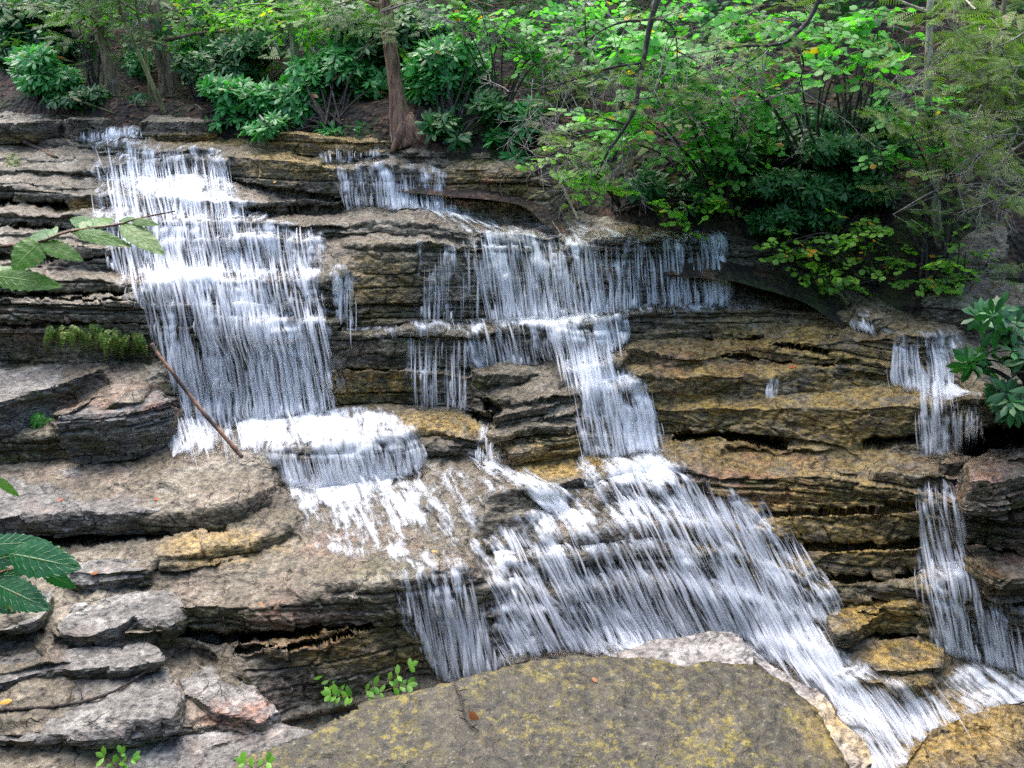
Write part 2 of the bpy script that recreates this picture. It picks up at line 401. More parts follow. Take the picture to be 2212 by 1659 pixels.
disp = roughen(flat, N0.reshape(-1, 3), rf).reshape(PS.shape)
PT = disp
# smooth carrier for water
PW = blur(PT, 4); PX = blur(PT, 16); NW = grid_normals(blur(PW, 4))
if NW[..., 2].mean() < 0: NW = -NW
vidx = np.interp(np.arange(258, 1841, 1.0), vfine, np.arange(nR))
def _fidx(u, v):
    fu = np.clip((np.asarray(u, float)-ufine[0])/2.6, 0, nC-1.001); fv = np.clip(np.interp(np.asarray(v, float), vfine, np.arange(nR)), 0, nR-1.001)
    i = fu.astype(int); j = fv.astype(int); return i, j, fu-i, fv-j
def fs(A, u, v):
    i, j, a, b = _fidx(u, v)
    if A.ndim == 3: a = a[..., None]; b = b[..., None]
    return (A[j, i]*(1-a)+A[j, i+1]*a)*(1-b)+(A[j+1, i]*(1-a)+A[j+1, i+1]*a)*b
def blobs(u, v, L):
    o = np.zeros(np.shape(u))
    for x, y, rx, ry, s in L: o = np.maximum(o, s*ss(1.25, .45, np.hypot((u-x)/rx, (v-y)/ry)))
    return o
OCH = [(1700,860,420,200,.85),(1750,1130,330,140,.9),(800,840,110,50,.9),(820,620,90,90,.75),(640,365,120,30,1.),(700,300,240,30,.7),(950,920,120,30,.9),(1230,1000,150,30,.9),(2000,1560,260,110,1.),(1900,1330,140,50,1.),(450,300,150,16,.8),(620,355,120,40,.7),(760,1400,200,50,.7),(1200,960,160,30,.7),(760,322,120,12,.8),(1500,490,200,12,.7),(1050,410,150,60,.6),(1960,1410,100,40,1.),(480,1190,140,40,.6),(1600,480,120,20,.5),(1450,1130,120,20,.6),(180,440,60,8,.9),(40,300,60,14,.6),(430,930,60,60,.7),(2050,1250,120,60,.5)]
MOSS = [(830,845,90,45,1.),(640,370,80,24,.5),(1060,345,120,22,1.),(870,610,60,80,.55),(1180,940,40,16,1.),(40,310,60,20,.8),(20,345,40,12,1.),(60,770,90,30,.9),(130,440,30,10,.9),(1390,900,40,50,.8),(1960,1400,70,20,.7),(1900,1265,130,12,.8),(800,1230,120,40,.5),(900,700,300,160,.4),(1000,880,200,60,.3),(250,960,140,60,.6),(100,960,90,50,.4),(1700,1230,90,60,.3),(440,1130,200,24,.4),(1000,290,400,30,.4)]
RED = [(1040,415,110,60,.9),(1600,1050,180,60,.7),(640,1350,160,60,.6),(300,870,120,30,.6),(520,1540,120,40,.8),(1550,780,200,60,.5),(150,870,50,20,.5),(60,720,120,60,.6),(760,1170,160,40,.4),(330,600,100,12,.6),(1640,1000,160,40,.7),(2130,1130,140,160,.6)]
def tints(u, v):
    return blobs(u, v, OCH), blobs(u, v, MOSS), blobs(u, v, RED)
# ---------------------------------------------------------------- materials
def rock_mat(name, base=((.034,.027,.017),(.115,.094,.064),(.27,.24,.185)), lichen=0.0, bump=1.0, crk=1.0):
    t = NT(name); P = t.n('NewGeometry').outputs['Position']; N = t.n('NewGeometry').outputs['Normal']
    nz = t.n('SeparateXYZ', {0: N}).outputs[2]
    Pz = t.map(P, (1, 1, 1.9))
    big = t.noise(Pz, 1.5, 4, .6, .4); med = t.noise(Pz, 6.5, 5, .65, .3); fine = t.noise(t.map(P, (.8, 1, 1.5)), 23, 5, .70)
    vor = t.n('TexVoronoi', {'Vector': t.map(P, (1, 1, 2.0)), 'Scale': 19, 'Randomness': 1}, feature='F1').outputs['Distance']
    v = t.math('ADD', t.math('MULTIPLY', big, .45), t.math('MULTIPLY', med, .55))
    col = t.ramp(v, [(.30, base[0]), (.50, base[1]), (.70, base[2])])
    # pinkish and buff mineral patches
    col = t.mix(t.math('MULTIPLY', t.step(t.noise(P, 2.3, 3), .5, .68), .22*crk), col, (.30, .205, .165))
    och, mos, red, wet = t.attr('ochre'), t.attr('moss'), t.attr('red'), t.attr('wet')
    f = t.math('MULTIPLY', och, t.step(t.noise(Pz, 3.4, 5, .7, .5), .30, .55), True)
    col = t.mix(t.math('MULTIPLY', f, .85), col, t.mix(fine, (.11, .06, .010), (.56, .36, .075)))
    f = t.math('MULTIPLY', red, t.step(t.noise(Pz, 4.4, 5, .7), .40, .62), True)
    col = t.mix(t.math('MULTIPLY', f, .7), col, t.mix(fine, (.09, .028, .016), (.44, .18, .10)))
    # algae and moss blotches, strengthened on steep faces to paint in shade there
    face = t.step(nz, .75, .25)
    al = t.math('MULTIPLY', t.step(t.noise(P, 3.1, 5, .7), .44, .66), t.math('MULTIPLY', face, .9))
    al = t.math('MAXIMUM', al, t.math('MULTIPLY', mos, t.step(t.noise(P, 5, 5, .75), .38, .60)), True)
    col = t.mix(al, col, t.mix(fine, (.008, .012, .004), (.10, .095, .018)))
    if lichen:
        lv = t.step(t.noise(P, 22, 5, .75), .47, .60); l2 = t.step(t.noise(P, 2.6, 4, .7), .40, .60)
        col = t.mix(t.math('MULTIPLY', t.math('MULTIPLY', lv, l2), lichen), col, (.15, .12, .013))
        col = t.mix(t.math('MULTIPLY', t.step(t.noise(P, 55, 3, .6), .60, .68), .6), col, (.17, .16, .12))
        col = t.mix(t.math('MULTIPLY', t.step(t.noise(P, 38, 3, .6), .40, .33), .75), col, (.035, .028, .022))
    # mineral grain: dark pits and pale crystals
    g = t.math('ADD', t.math('MULTIPLY', t.step(fine, .38, .62), 1.0), t.math('MULTIPLY', t.step(vor, .12, .5), .45))
    gm = t.n('MapRange', {0: g, 1: .15, 2: 1.35, 3: .34, 4: 1.6}).outputs[0]
    col = t.mix(1.0, col, t.n('CombineXYZ', {0: gm, 1: gm, 2: gm}).outputs[0], 'MULTIPLY')
    # fine bedding cracks
    ck = t.noise(t.map(P, (1.6, 1.6, 15)), 1.3, 3, .65, .8)
    ckf = t.step(t.math('ABSOLUTE', t.math('SUBTRACT', ck, .5)), .028, .004)
    col = t.mix(t.math('MULTIPLY', t.math('MULTIPLY', ckf, t.step(nz, .7, .3)), .6), col, (.015, .012, .010))
    ck2 = t.n('TexVoronoi', {'Vector': t.n('VectorMath', {0: P, 1: t.n('VectorMath', {0: t.n('TexNoise', {'Vector': P, 'Scale': 4.0, 'Detail': 3}).outputs[1], 3: .35}, operation='SCALE').outputs[0]}, operation='ADD').outputs[0], 'Scale': 2.1}, feature='DISTANCE_TO_EDGE').outputs[0]
    c2 = t.math('MULTIPLY', t.step(ck2, .012*crk, .002*crk), t.step(t.noise(P, 1.7, 2), .52, .62))
    col = t.mix(t.math('MULTIPLY', c2, .8*crk), col, (.012, .010, .008))
    wm = t.math('MULTIPLY', wet, t.step(t.noise(Pz, 5, 3), .30, .60, .5, 1.0), True)
    col = t.mix(t.math('MULTIPLY', wm, .62), col, t.mix(1.0, col, (.36, .34, .30, 1), 'MULTIPLY'))
    rgh = t.n('MapRange', {0: wm, 1: 0, 2: 1, 3: .62, 4: .2}).outputs[0]
    hgt = t.math('ADD', t.math('MULTIPLY', med, .9), t.math('MULTIPLY', fine, .26))
    hgt = t.math('SUBTRACT', hgt, t.math('MULTIPLY', t.math('ADD', t.math('MULTIPLY', ckf, t.step(nz, .7, .3)), c2), .35))
    hgt = t.math('ADD', hgt, t.math('MULTIPLY', vor, .22))
    b = t.n('Bump', {'Strength': .8*bump, 'Distance': .05, 'Height': hgt}).outputs[0]
    p = t.n('BsdfPrincipled', {'Base Color': col, 'Roughness': rgh, 'Normal': b, 'Specular IOR Level': .45})
    t.put(t.out.inputs[0], p); return t.m
M = {}
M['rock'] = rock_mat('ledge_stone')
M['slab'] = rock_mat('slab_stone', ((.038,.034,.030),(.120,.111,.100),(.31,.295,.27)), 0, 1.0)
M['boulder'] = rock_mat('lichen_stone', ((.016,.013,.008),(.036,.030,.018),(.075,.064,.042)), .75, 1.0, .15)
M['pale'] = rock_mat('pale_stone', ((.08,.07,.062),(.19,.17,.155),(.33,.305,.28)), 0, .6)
# ---------------------------------------------------------------- water density painted as regions on the rock: (polygon, density, lean, ribbon count factor)
def soft_poly(u, v, poly, soft):
    ins = inpoly(u, v, poly); d = distline(u, v, list(poly)+[poly[0]])
    return ss(-soft, soft, np.where(ins, d, -d))
# ---------------------------------------------------------------- falling water
# name, label, polygon, density, lean (sideways drift per unit fall), cores [(polygon, density)], strands per unit
FALLS = [
 ('thin trickle sliding over the farthest top ledge under the dark bank', [(-90,277),(150,278),(185,280),(320,283),(322,308),(190,308),(150,297),(-90,296)], .55, .05, [([(185,282),(318,286),(318,306),(200,306)], .95),([(150,292),(300,300),(310,312),(180,312)],.8)], 1.2),
 ('broad white main cascade stepping down the left half of the cliff', [(212,316),(440,325),(492,348),(496,392),(528,420),(535,452),(640,488),(704,520),(704,590),(706,690),(712,720),(718,800),(722,892),(640,905),(560,915),(400,922),(378,910),(365,800),(332,720),(322,664),(288,655),(284,620),(240,580),(226,530),(214,480),(206,420),(222,400),(204,380),(205,360),(245,348)], 0.42, 0.2, [([(240,352),(480,352),(485,385),(235,386)], .72),([(255,384),(420,384),(440,400),(560,432),(420,445),(400,455),(330,425),(250,400)], 1.05),([(330,440),(425,440),(430,470),(400,520),(420,585),(350,590),(340,520),(350,470)], .98),([(310,590),(420,584),(500,592),(480,625),(440,640),(400,625),(330,615)], 1.2),([(440,600),(520,612),(580,690),(570,705),(520,690),(470,640)], 1.0),([(330,660),(420,690),(420,760),(350,760)], .7),([(560,690),(700,690),(705,780),(600,780)], .66),([(520,700),(600,705),(650,900),(560,910)], .62),([(260,425),(420,425),(420,450),(250,450)], .75),([(410,455),(620,490),(660,515),(430,515)],.6),([(400,515),(700,520),(700,535),(400,530)],.75),([(500,584),(704,588),(704,606),(500,610)],.75),([(360,560),(520,540),(560,590),(400,600)],.7)], 1.0),
 ('white foaming pool and low step below the main left cascade', [(378,905),(560,912),(720,888),(800,900),(860,912),(905,932),(912,1015),(850,1040),(740,1054),(622,1062),(606,1040),(600,990),(570,984),(500,980),(440,995),(390,1000),(372,950)], .62, .28,
   [([(500,925),(560,915),(640,908),(730,905),(760,925),(740,955),(640,968),(540,978),(500,950)], 1.1),([(392,930),(500,925),(520,985),(400,990)], .85),([(570,985),(740,966),(860,955),(870,975),(740,990),(600,1010)], .9)], 1.0),
 ('shallow white sheet of water spread over the wide flat middle shelf', [(612,1062),(740,1052),(850,1038),(912,1010),(1000,1012),(1060,1040),(1090,1070),(1045,1090),(1030,1170),(1010,1215),(860,1232),(700,1190),(650,1150),(640,1110)], 0.17, 0.5, [([(625,1065),(750,1040),(870,1036),(860,1060),(740,1095),(650,1108)], 1.0),([(640,1075),(900,1045),(960,1100),(860,1150),(660,1130)], .42),([(800,1180),(960,1170),(1005,1225),(880,1245)], .35)], .35),
 ('narrow fan of clear water falling off the front corner beside the green sapling', [(850,1250),(900,1238),(1002,1220),(1022,1240),(1050,1330),(1078,1440),(1040,1462),(962,1468),(930,1420),(900,1350),(870,1290)], .40, .22, [([(940,1232),(1010,1224),(1075,1440),(1010,1460)], .52),([(856,1250),(900,1240),(960,1460),(920,1420)],.48)], 1.3),
 ('small upper veil dropping beside the reddish rock face', [(738,358),(800,360),(880,366),(958,376),(966,454),(1000,463),(900,462),(800,452),(750,450)], .36, .10, [([(800,362),(890,370),(900,455),(840,455)], .72),([(930,376),(958,378),(964,454),(940,452)],.6),([(840,442),(1000,455),(1010,466),(860,464)],1.1)], 1.0),
 ('grey drips over the small ledge under the leaning trunk roots', [(690,316),(845,320),(846,346),(700,346)], .33, .05, [], 1.0),
 ('glossy film of water crossing the long shelf above the centre veil', [(860,452),(1010,460),(1150,474),(1300,486),(1560,505),(1560,512),(1300,508),(1150,500),(1000,492),(930,478)], .34, .8, [([(860,452),(1020,464),(1060,486),(1000,480)], .7)], .5),
 ('wide centre veil pouring down the tallest middle wall', [(1000,488),(1080,494),(1160,498),(1240,503),(1300,508),(1308,566),(1318,676),(1250,690),(1050,694),(1030,600),(1015,530)], 0.4, 0.17, [([(1010,490),(1160,498),(1200,560),(1210,686),(1100,690),(1040,560)], .60),([(1180,500),(1240,504),(1240,686),(1200,686)], .62)], 1.15),
 ('thin grey veil at the right end of the middle wall', [(1310,508),(1420,507),(1558,508),(1568,600),(1566,662),(1400,668),(1322,678),(1312,580)], .20, .06, [([(1490,510),(1556,510),(1566,660),(1520,660)], .48),([(1305,566),(1350,570),(1340,600),(1310,600)], .6),([(1420,515),(1450,515),(1490,600),(1470,640)],.3)], 1.1),
 ('fine separate drips running down the mossy green wall', [(900,530),(1015,525),(1040,690),(940,700),(905,690)], .14, .0, [], .7),
 ('slim trickle falling in the corner left of the ochre blocks', [(732,588),(752,586),(756,700),(800,712),(756,718),(742,700)], .42, .02, [([(734,590),(750,590),(752,700),(740,700)],.5)], 1.2),
 ('second centre fall turning right and dropping past the stacked blocks', [(760,716),(900,706),(1050,690),(1320,674),(1600,661),(1640,663),(1360,684),(1368,738),(1320,776),(1340,800),(1400,832),(1424,900),(1436,984),(1330,990),(1246,984),(1236,900),(1232,846),(1216,806),(1200,770),(1130,790),(1010,785),(1000,718),(860,726)], .40, 0.22, [([(1040,690),(1340,680),(1350,700),(1200,712),(1080,706)], 1.1),([(1150,704),(1330,700),(1340,760),(1270,800),(1220,760)], .78),([(1215,796),(1330,796),(1390,835),(1300,842),(1240,835)], .95),([(1290,838),(1400,836),(1430,984),(1330,984)], .82),([(1030,712),(1150,708),(1160,785),(1010,785)],.34)], 1.0),
 ('separate thin drips down the dark wall left of the stacked blocks', [(880,722),(1012,716),(1012,800),(1010,884),(900,886),(885,800)], .16, .0, [([(980,718),(1010,716),(1015,884),(990,884)], .34),([(900,724),(914,724),(914,884),(904,884)],.3)], .8),
 ('little spout squeezing between the stacked blocks and the ochre shelf', [(1044,900),(1060,905),(1066,950),(1072,990),(1036,990),(1030,960)], .62, .0, [], 1.4),
 ('fast rill running diagonally across the flat shelf from the little spout', [(1020,985),(1075,985),(1130,1020),(1236,1066),(1232,1110),(1150,1110),(1130,1060),(1050,1020)], .62, .9, [([(1025,988),(1070,988),(1100,1012),(1060,1016)], 1.0)], 1.0),
 ('broad lower cascade tumbling over many small steps to the right', [(1244,984),(1436,982),(1480,1010),(1560,1058),(1640,1084),(1700,1146),(1760,1230),(1804,1300),(1800,1330),(1740,1340),(1790,1400),(1850,1450),(1760,1470),(1650,1400),(1600,1372),(1500,1388),(1300,1420),(1200,1410),(1080,1440),(1062,1340),(1040,1260),(1034,1170),(1060,1150),(1160,1120),(1240,1100),(1290,1062),(1240,1030)], 0.4, 0.58, [([(1300,1000),(1430,990),(1500,1040),(1420,1055),(1310,1060)], .95),([(1330,1060),(1560,1062),(1640,1100),(1700,1180),(1560,1140),(1330,1110)], .68),([(1180,1100),(1330,1110),(1560,1130),(1400,1150),(1200,1150)], .8),([(1040,1170),(1110,1180),(1200,1300),(1280,1400),(1220,1400),(1110,1290)], .78),([(1400,1190),(1560,1190),(1700,1290),(1800,1330),(1760,1380),(1640,1370),(1500,1280)], .74),([(1560,1170),(1680,1180),(1740,1260),(1640,1250)], .6),([(1250,1270),(1350,1280),(1420,1340),(1340,1350)], .62),([(1640,1350),(1740,1370),(1850,1450),(1780,1460),(1680,1400)], .9)], 1.05),
 ('foaming channel rushing away past the speckled foreground boulder', [(1260,1416),(1400,1378),(1560,1352),(1640,1368),(1740,1380),(1830,1420),(1930,1470),(2000,1490),(2110,1440),(2240,1480),(2260,1530),(2080,1560),(1990,1590),(1930,1660),(1890,1700),(1850,1640),(1830,1580),(1780,1510),(1690,1440),(1600,1400),(1500,1440),(1360,1450)], .60, .8,
   [([(1280,1415),(1420,1385),(1580,1370),(1560,1400),(1440,1430)], .95),([(1700,1400),(1800,1430),(1900,1500),(1960,1590),(1900,1640),(1820,1520),(1740,1450)], .82),([(1950,1560),(2100,1490),(2240,1480),(2240,1510),(2060,1560),(1960,1610)], .8)], 1.0),
 ('forked right hand fall high on the brown ledges', [(1928,728),(1990,720),(2040,722),(2076,740),(2078,832),(2118,866),(2120,930),(2104,960),(2050,966),(1986,972),(1980,880),(1990,858),(1922,836)], .27, 0.1, [([(1930,740),(1990,740),(1980,834),(1924,834)], .48),([(2000,724),(2050,730),(2078,830),(2010,832)], .42),([(1925,828),(2060,832),(2110,858),(2050,858),(1950,846)], .8),([(2090,856),(2118,870),(2116,940),(2096,940)],.55),([(1984,880),(2020,880),(2010,968),(1986,968)],.42)], 1.1),
 ('lower right chute dropping through the dark gully', [(1990,1040),(2078,1036),(2082,1130),(2086,1224),(2112,1262),(2180,1310),(2250,1370),(2250,1470),(2160,1440),(2090,1424),(2000,1394),(1998,1250),(1984,1200)], .34, 0.22, [([(1995,1044),(2070,1044),(2070,1220),(2000,1220)], .5),([(1990,1210),(2086,1222),(2110,1262),(2010,1270)], .85),([(2000,1262),(2060,1270),(2080,1400),(2010,1390)], .42),([(2100,1280),(2212,1350),(2230,1450),(2150,1430)], .42)], 1.1),
 ('tiny slanting trickle on the brown ledge left of the right fall', [(1842,676),(1862,676),(1884,704),(1920,716),(1880,720),(1856,712)], .6, .4, [], 1.0),
 ('tiny trickle dropping in the middle of the brown right ledges', [(1656,824),(1678,824),(1680,866),(1660,870)], .5, .0, [], 1.2),
]
def fall_density(k, u, v):
    lab, poly, dn, ln, cores, kk = FALLS[k]
    hh = min(16, .3*(np.ptp(np.array(poly)[:, 0])+4), .3*(np.ptp(np.array(poly)[:, 1])+4))
    d = dn*soft_poly(u, v, poly, hh)
    for cp, cd in cores: d = np.maximum(d, cd*soft_poly(u, v, cp, 14))
    return d
def wet_map(u, v):
    o = .35*ss(1250, 1500, u)*ss(600, 700, v)
    for k, f in enumerate(FALLS):
        p = np.array(f[1], float); m = (u > p[:, 0].min()-90) & (u < p[:, 0].max()+90) & (v > p[:, 1].min()-60) & (v < p[:, 1].max()+60)
        o[m] = np.maximum(o[m], soft_poly(u[m], v[m], f[1], 34)*min(1, .55+f[2]))
    o = np.maximum(o, blobs(u, v, [(870,620,170,110,.8),(860,810,170,90,.8),(1480,600,160,90,1.),(1700,620,140,60,1.),(640,370,140,40,.5),(2120,1120,120,220,.9),(1850,1180,160,160,.6),(1080,420,160,60,.6),(700,1430,170,120,.9),(200,750,160,120,.3),(2040,1580,240,140,.8),(1140,930,120,70,.7),(960,960,120,60,.8)]))
    return np.clip(o, 0, 1)
def film_mat():
    t = NT('film_of_white_water'); U = t.n('Attribute', attribute_name='flow').outputs['Vector']; D = t.attr('cover'); P = t.n('NewGeometry').outputs['Position']
    wob = t.n('TexNoise', {'Vector': P, 'Scale': 5.0, 'Detail': 2}).outputs[1]
    Uv = t.n('VectorMath', {0: U, 1: t.n('VectorMath', {0: wob, 3: .07}, operation='SCALE').outputs[0]}, operation='ADD').outputs[0]
    s1 = t.noise(t.map(Uv, (24, 1.5, 1)), 1, 3, .6); s2 = t.noise(t.map(Uv, (70, 3.2, 1)), 1, 3, .65); s3 = t.noise(t.map(Uv, (7, 1.3, 1)), 1, 3, .55)
    fm = t.noise(P, 13, 4, .7)
    n = t.math('ADD', t.math('MULTIPLY', s1, .34), t.math('MULTIPLY', s2, .20)); n = t.math('ADD', n, t.math('MULTIPLY', s3, .50)); n = t.math('ADD', n, t.math('MULTIPLY', fm, .16))
    f1 = t.noise(t.map(P, (1, 1, 1)), 9, 5, .75, .6); f2 = t.noise(t.map(Uv, (14, 3.2, 1)), 1, 4, .7)
    nt_ = t.math('ADD', t.math('MULTIPLY', f1, .45), t.math('MULTIPLY', f2, .77))
    T_ = t.attr('tread'); n = t.math('ADD', t.math('MULTIPLY', n, t.math('SUBTRACT', 1.0, T_)), t.math('MULTIPLY', nt_, T_))
    Dm = t.math('MULTIPLY', D, t.math('ADD', .80, t.math('MULTIPLY', T_, .12)))
    a = t.math('ADD', Dm, t.math('MULTIPLY', t.math('SUBTRACT', n, .61), t.math('SUBTRACT', 6.4, t.math('MULTIPLY', T_, 2.6))))
    al = t.step(a, .02, 1.15)
    al = t.math('MULTIPLY', al, t.step(D, .02, .16))
    col = t.mix(t.step(a, .1, 1.1), (.72, .77, .84), (.95, .955, .965))
    hb = t.n('Bump', {'Strength': .3, 'Distance': .05, 'Height': t.math('ADD', s1, s3)}).outputs[0]
    b = t.n('BsdfPrincipled', {'Base Color': col, 'Roughness': .35, 'Normal': hb, 'Specular IOR Level': .4})
    tr = t.n('BsdfTranslucent', {'Color': col}); mx = t.n('MixShader', {0: .25, 1: b, 2: tr})
    t.put(t.out.inputs[0], t.n('MixShader', {0: al, 1: t.n('BsdfTransparent'), 2: mx})); return t.m
def strand_mat():
    t = NT('falling_water_strands'); f = t.attr('fade'); P = t.n('NewGeometry').outputs['Position']
    rnd = t.n('NewGeometry').outputs['Random Per Island']
    al = t.math('MULTIPLY', t.step(f, .0, .8), t.n('MapRange', {0: rnd, 1: 0, 2: 1, 3: .10, 4: .75}).outputs[0])
    col = t.mix(rnd, (.78, .83, .92), (.95, .95, .96))
    b = t.n('BsdfDiffuse', {'Color': col}); tr = t.n('BsdfTranslucent', {'Color': col}); mx = t.n('MixShader', {0: .35, 1: b, 2: tr})
    t.put(t.out.inputs[0], t.n('MixShader', {0: al, 1: t.n('BsdfTransparent'), 2: mx})); return t.m
M['film'] = film_mat(); M['strand'] = strand_mat()
def build_falls():
    for k, (lab, poly, dn, ln, cores, kk) in enumerate(FALLS):
        p = np.array(poly, float); pad = 26
        c0, c1 = np.searchsorted(ufine, [p[:, 0].min()-pad, p[:, 0].max()+pad]); r0, r1 = np.searchsorted(vfine, [p[:, 1].min()-pad, p[:, 1].max()+pad])
        c0 = max(c0, 0); c1 = min(c1, nC-1); r0 = max(r0, 0); r1 = min(r1, nR-1)
        u = UU[r0:r1, c0:c1]; v = VV[r0:r1, c0:c1]
        wu = u + 15*fbm(np.stack([u.ravel()/30, v.ravel()/90, u.ravel()*0+k], -1), (1, 1, 1), 2, 77).reshape(u.shape)
        D = fall_density(k, wu, v)
        nz_ = fbm(np.stack([u.ravel()/34-ln*v.ravel()/34, v.ravel()/120, u.ravel()*0+k], -1), (1, 1, 1), 3, 81).reshape(u.shape)
        D = np.where(D > .02, np.maximum(D*(1+.55*nz_), .025), D)
        nrm = NW[r0:r1, c0:c1]; pos = PW[r0:r1, c0:c1]
        thick = (.014+.014*np.clip(D, 0, 1))[..., None]
        V = pos + nrm*thick + np.array([0, -.004, .006])
        V = V + nrm*((.007*np.clip(D, 0, 1)).ravel()*fbm(pos.reshape(-1, 3), (6, 6, 6), 2, 50+k)).reshape(D.shape)[..., None]
        s = pos[..., 2]+.6*pos[..., 1]
        flow = np.stack([pos[..., 0]+ln*s, s, np.full(s.shape, k*1.7)], -1)
        keep = D > .02; h, w_ = D.shape; id_ = np.arange(h*w_).reshape(h, w_)
        kf = keep[:-1, :-1] | keep[1:, 1:] | keep[:-1, 1:] | keep[1:, :-1]
        kf &= (v[:-1, :-1] > edge_v(u[:-1, :-1])-8)
        F = np.stack([id_[:-1, :-1], id_[1:, :-1], id_[1:, 1:], id_[:-1, 1:]], -1)[kf]
        used = np.zeros(h*w_, bool); used[F.ravel()] = True; rem = np.cumsum(used)-1
        base = V.reshape(-1, 3)[used]
        root = empty('waterfall', [base[:, 0].mean(), base[:, 1].mean(), base[:, 2].min()], lab, 'waterfall', 'falls and runs of white water on the ledges')
        o = mesh('water_film', base, rem[F], M['film'], smooth=True, attrs={'cover': D.ravel()[used], 'flow': flow.reshape(-1, 3)[used], 'tread': (1-blur(rz[r0:r1, c0:c1].copy(), 3)).ravel()[used]})
        child(o, root)
        # strands
        area = (D > .05).sum()*2.6*2.4; N = int(area*kk*(.25+min(dn, .6))/110)
        mb = MB(); tries = rng.uniform([p[:, 0].min(), p[:, 1].min()], [p[:, 0].max(), p[:, 1].max()], (N*7, 2))
        dd = fall_density(k, tries[:, 0], tries[:, 1]); ok = (dd > rng.uniform(.02, .85, len(dd))) & (fs(rz, tries[:, 0], tries[:, 1]) > rng.uniform(.1, 1.0, len(dd)))
        tries = tries[ok][:N]
        rzv = fs(rz, tries[:, 0], tries[:, 1]) if len(tries) else []
        hgt_ = np.ptp(p[:, 1])
        for (su, sv), rr in zip(tries, rzv):
            L = rng.uniform(14, 34) + rr*rng.uniform(10, 120)*min(1, hgt_/160); n = int(L/5)+2
            lean_ = ln*(.65+.5*rng.random()) if rr > .5 else ln*rng.uniform(.6, 1.6)+rng.normal(0, .12)
            vv_ = sv+np.arange(n)*5.; uu_ = su+(vv_-sv)*lean_ + np.cumsum(np.cumsum(rng.normal(0, .02, n)))
            ins = inpoly(uu_, vv_, poly)
            if ins.sum() < 3: continue
            e = np.argmin(ins) if not ins.all() else n
            e = min(n, e+1) if e > 2 else n
            if e < 3: continue
            uu_, vv_ = uu_[:e], vv_[:e]
            q = fs(PX, uu_, vv_); nn = fs(NW, uu_, vv_)
            for _ in range(2):
                q2 = q.copy(); q2[1:-1] = (q[:-2]+2*q[1:-1]+q[2:])/4; q = q2
            tq = np.linspace(-1, 1, len(q)); Bq = np.stack([np.ones_like(tq), tq, tq*tq], -1); q = Bq @ np.linalg.lstsq(Bq, q, rcond=None)[0]; nn = np.repeat(nn.mean(0)[None], len(q), 0)
            nn = nn/(np.linalg.norm(nn, axis=1, keepdims=True)+1e-9); tt = np.linspace(0, 1, len(q))
            q = q + nn*(.045+.03*rng.random()+.03*np.sin(tt*math.pi)*rr)[:, None]
            tg = np.gradient(q, axis=0); side = np.cross(tg, nn); side /= np.linalg.norm(side, axis=1, keepdims=True)+1e-9
            wd = (.003+.016*rng.random()**2)*(1+.6*(1-rr))*np.linspace(.8, 1.25, len(q))
            m = len(q); Vr = np.concatenate([q-side*wd[:, None], q+nn*(wd*.5)[:, None], q+side*wd[:, None]])
            i = np.arange(m-1); Fr = np.concatenate([np.stack([i, i+1, m+i+1, m+i], -1), np.stack([m+i, m+i+1, 2*m+i+1, 2*m+i], -1)])
            fd = np.sin(np.clip(tt*1.0, 0, 1)*math.pi)**.6
            mb.add(Vr, Fr, fade=np.concatenate([fd*0, fd, fd*0]))
        if mb.n:
            child(mb.build('water_strands', M['strand'], smooth=True), root)
build_falls()
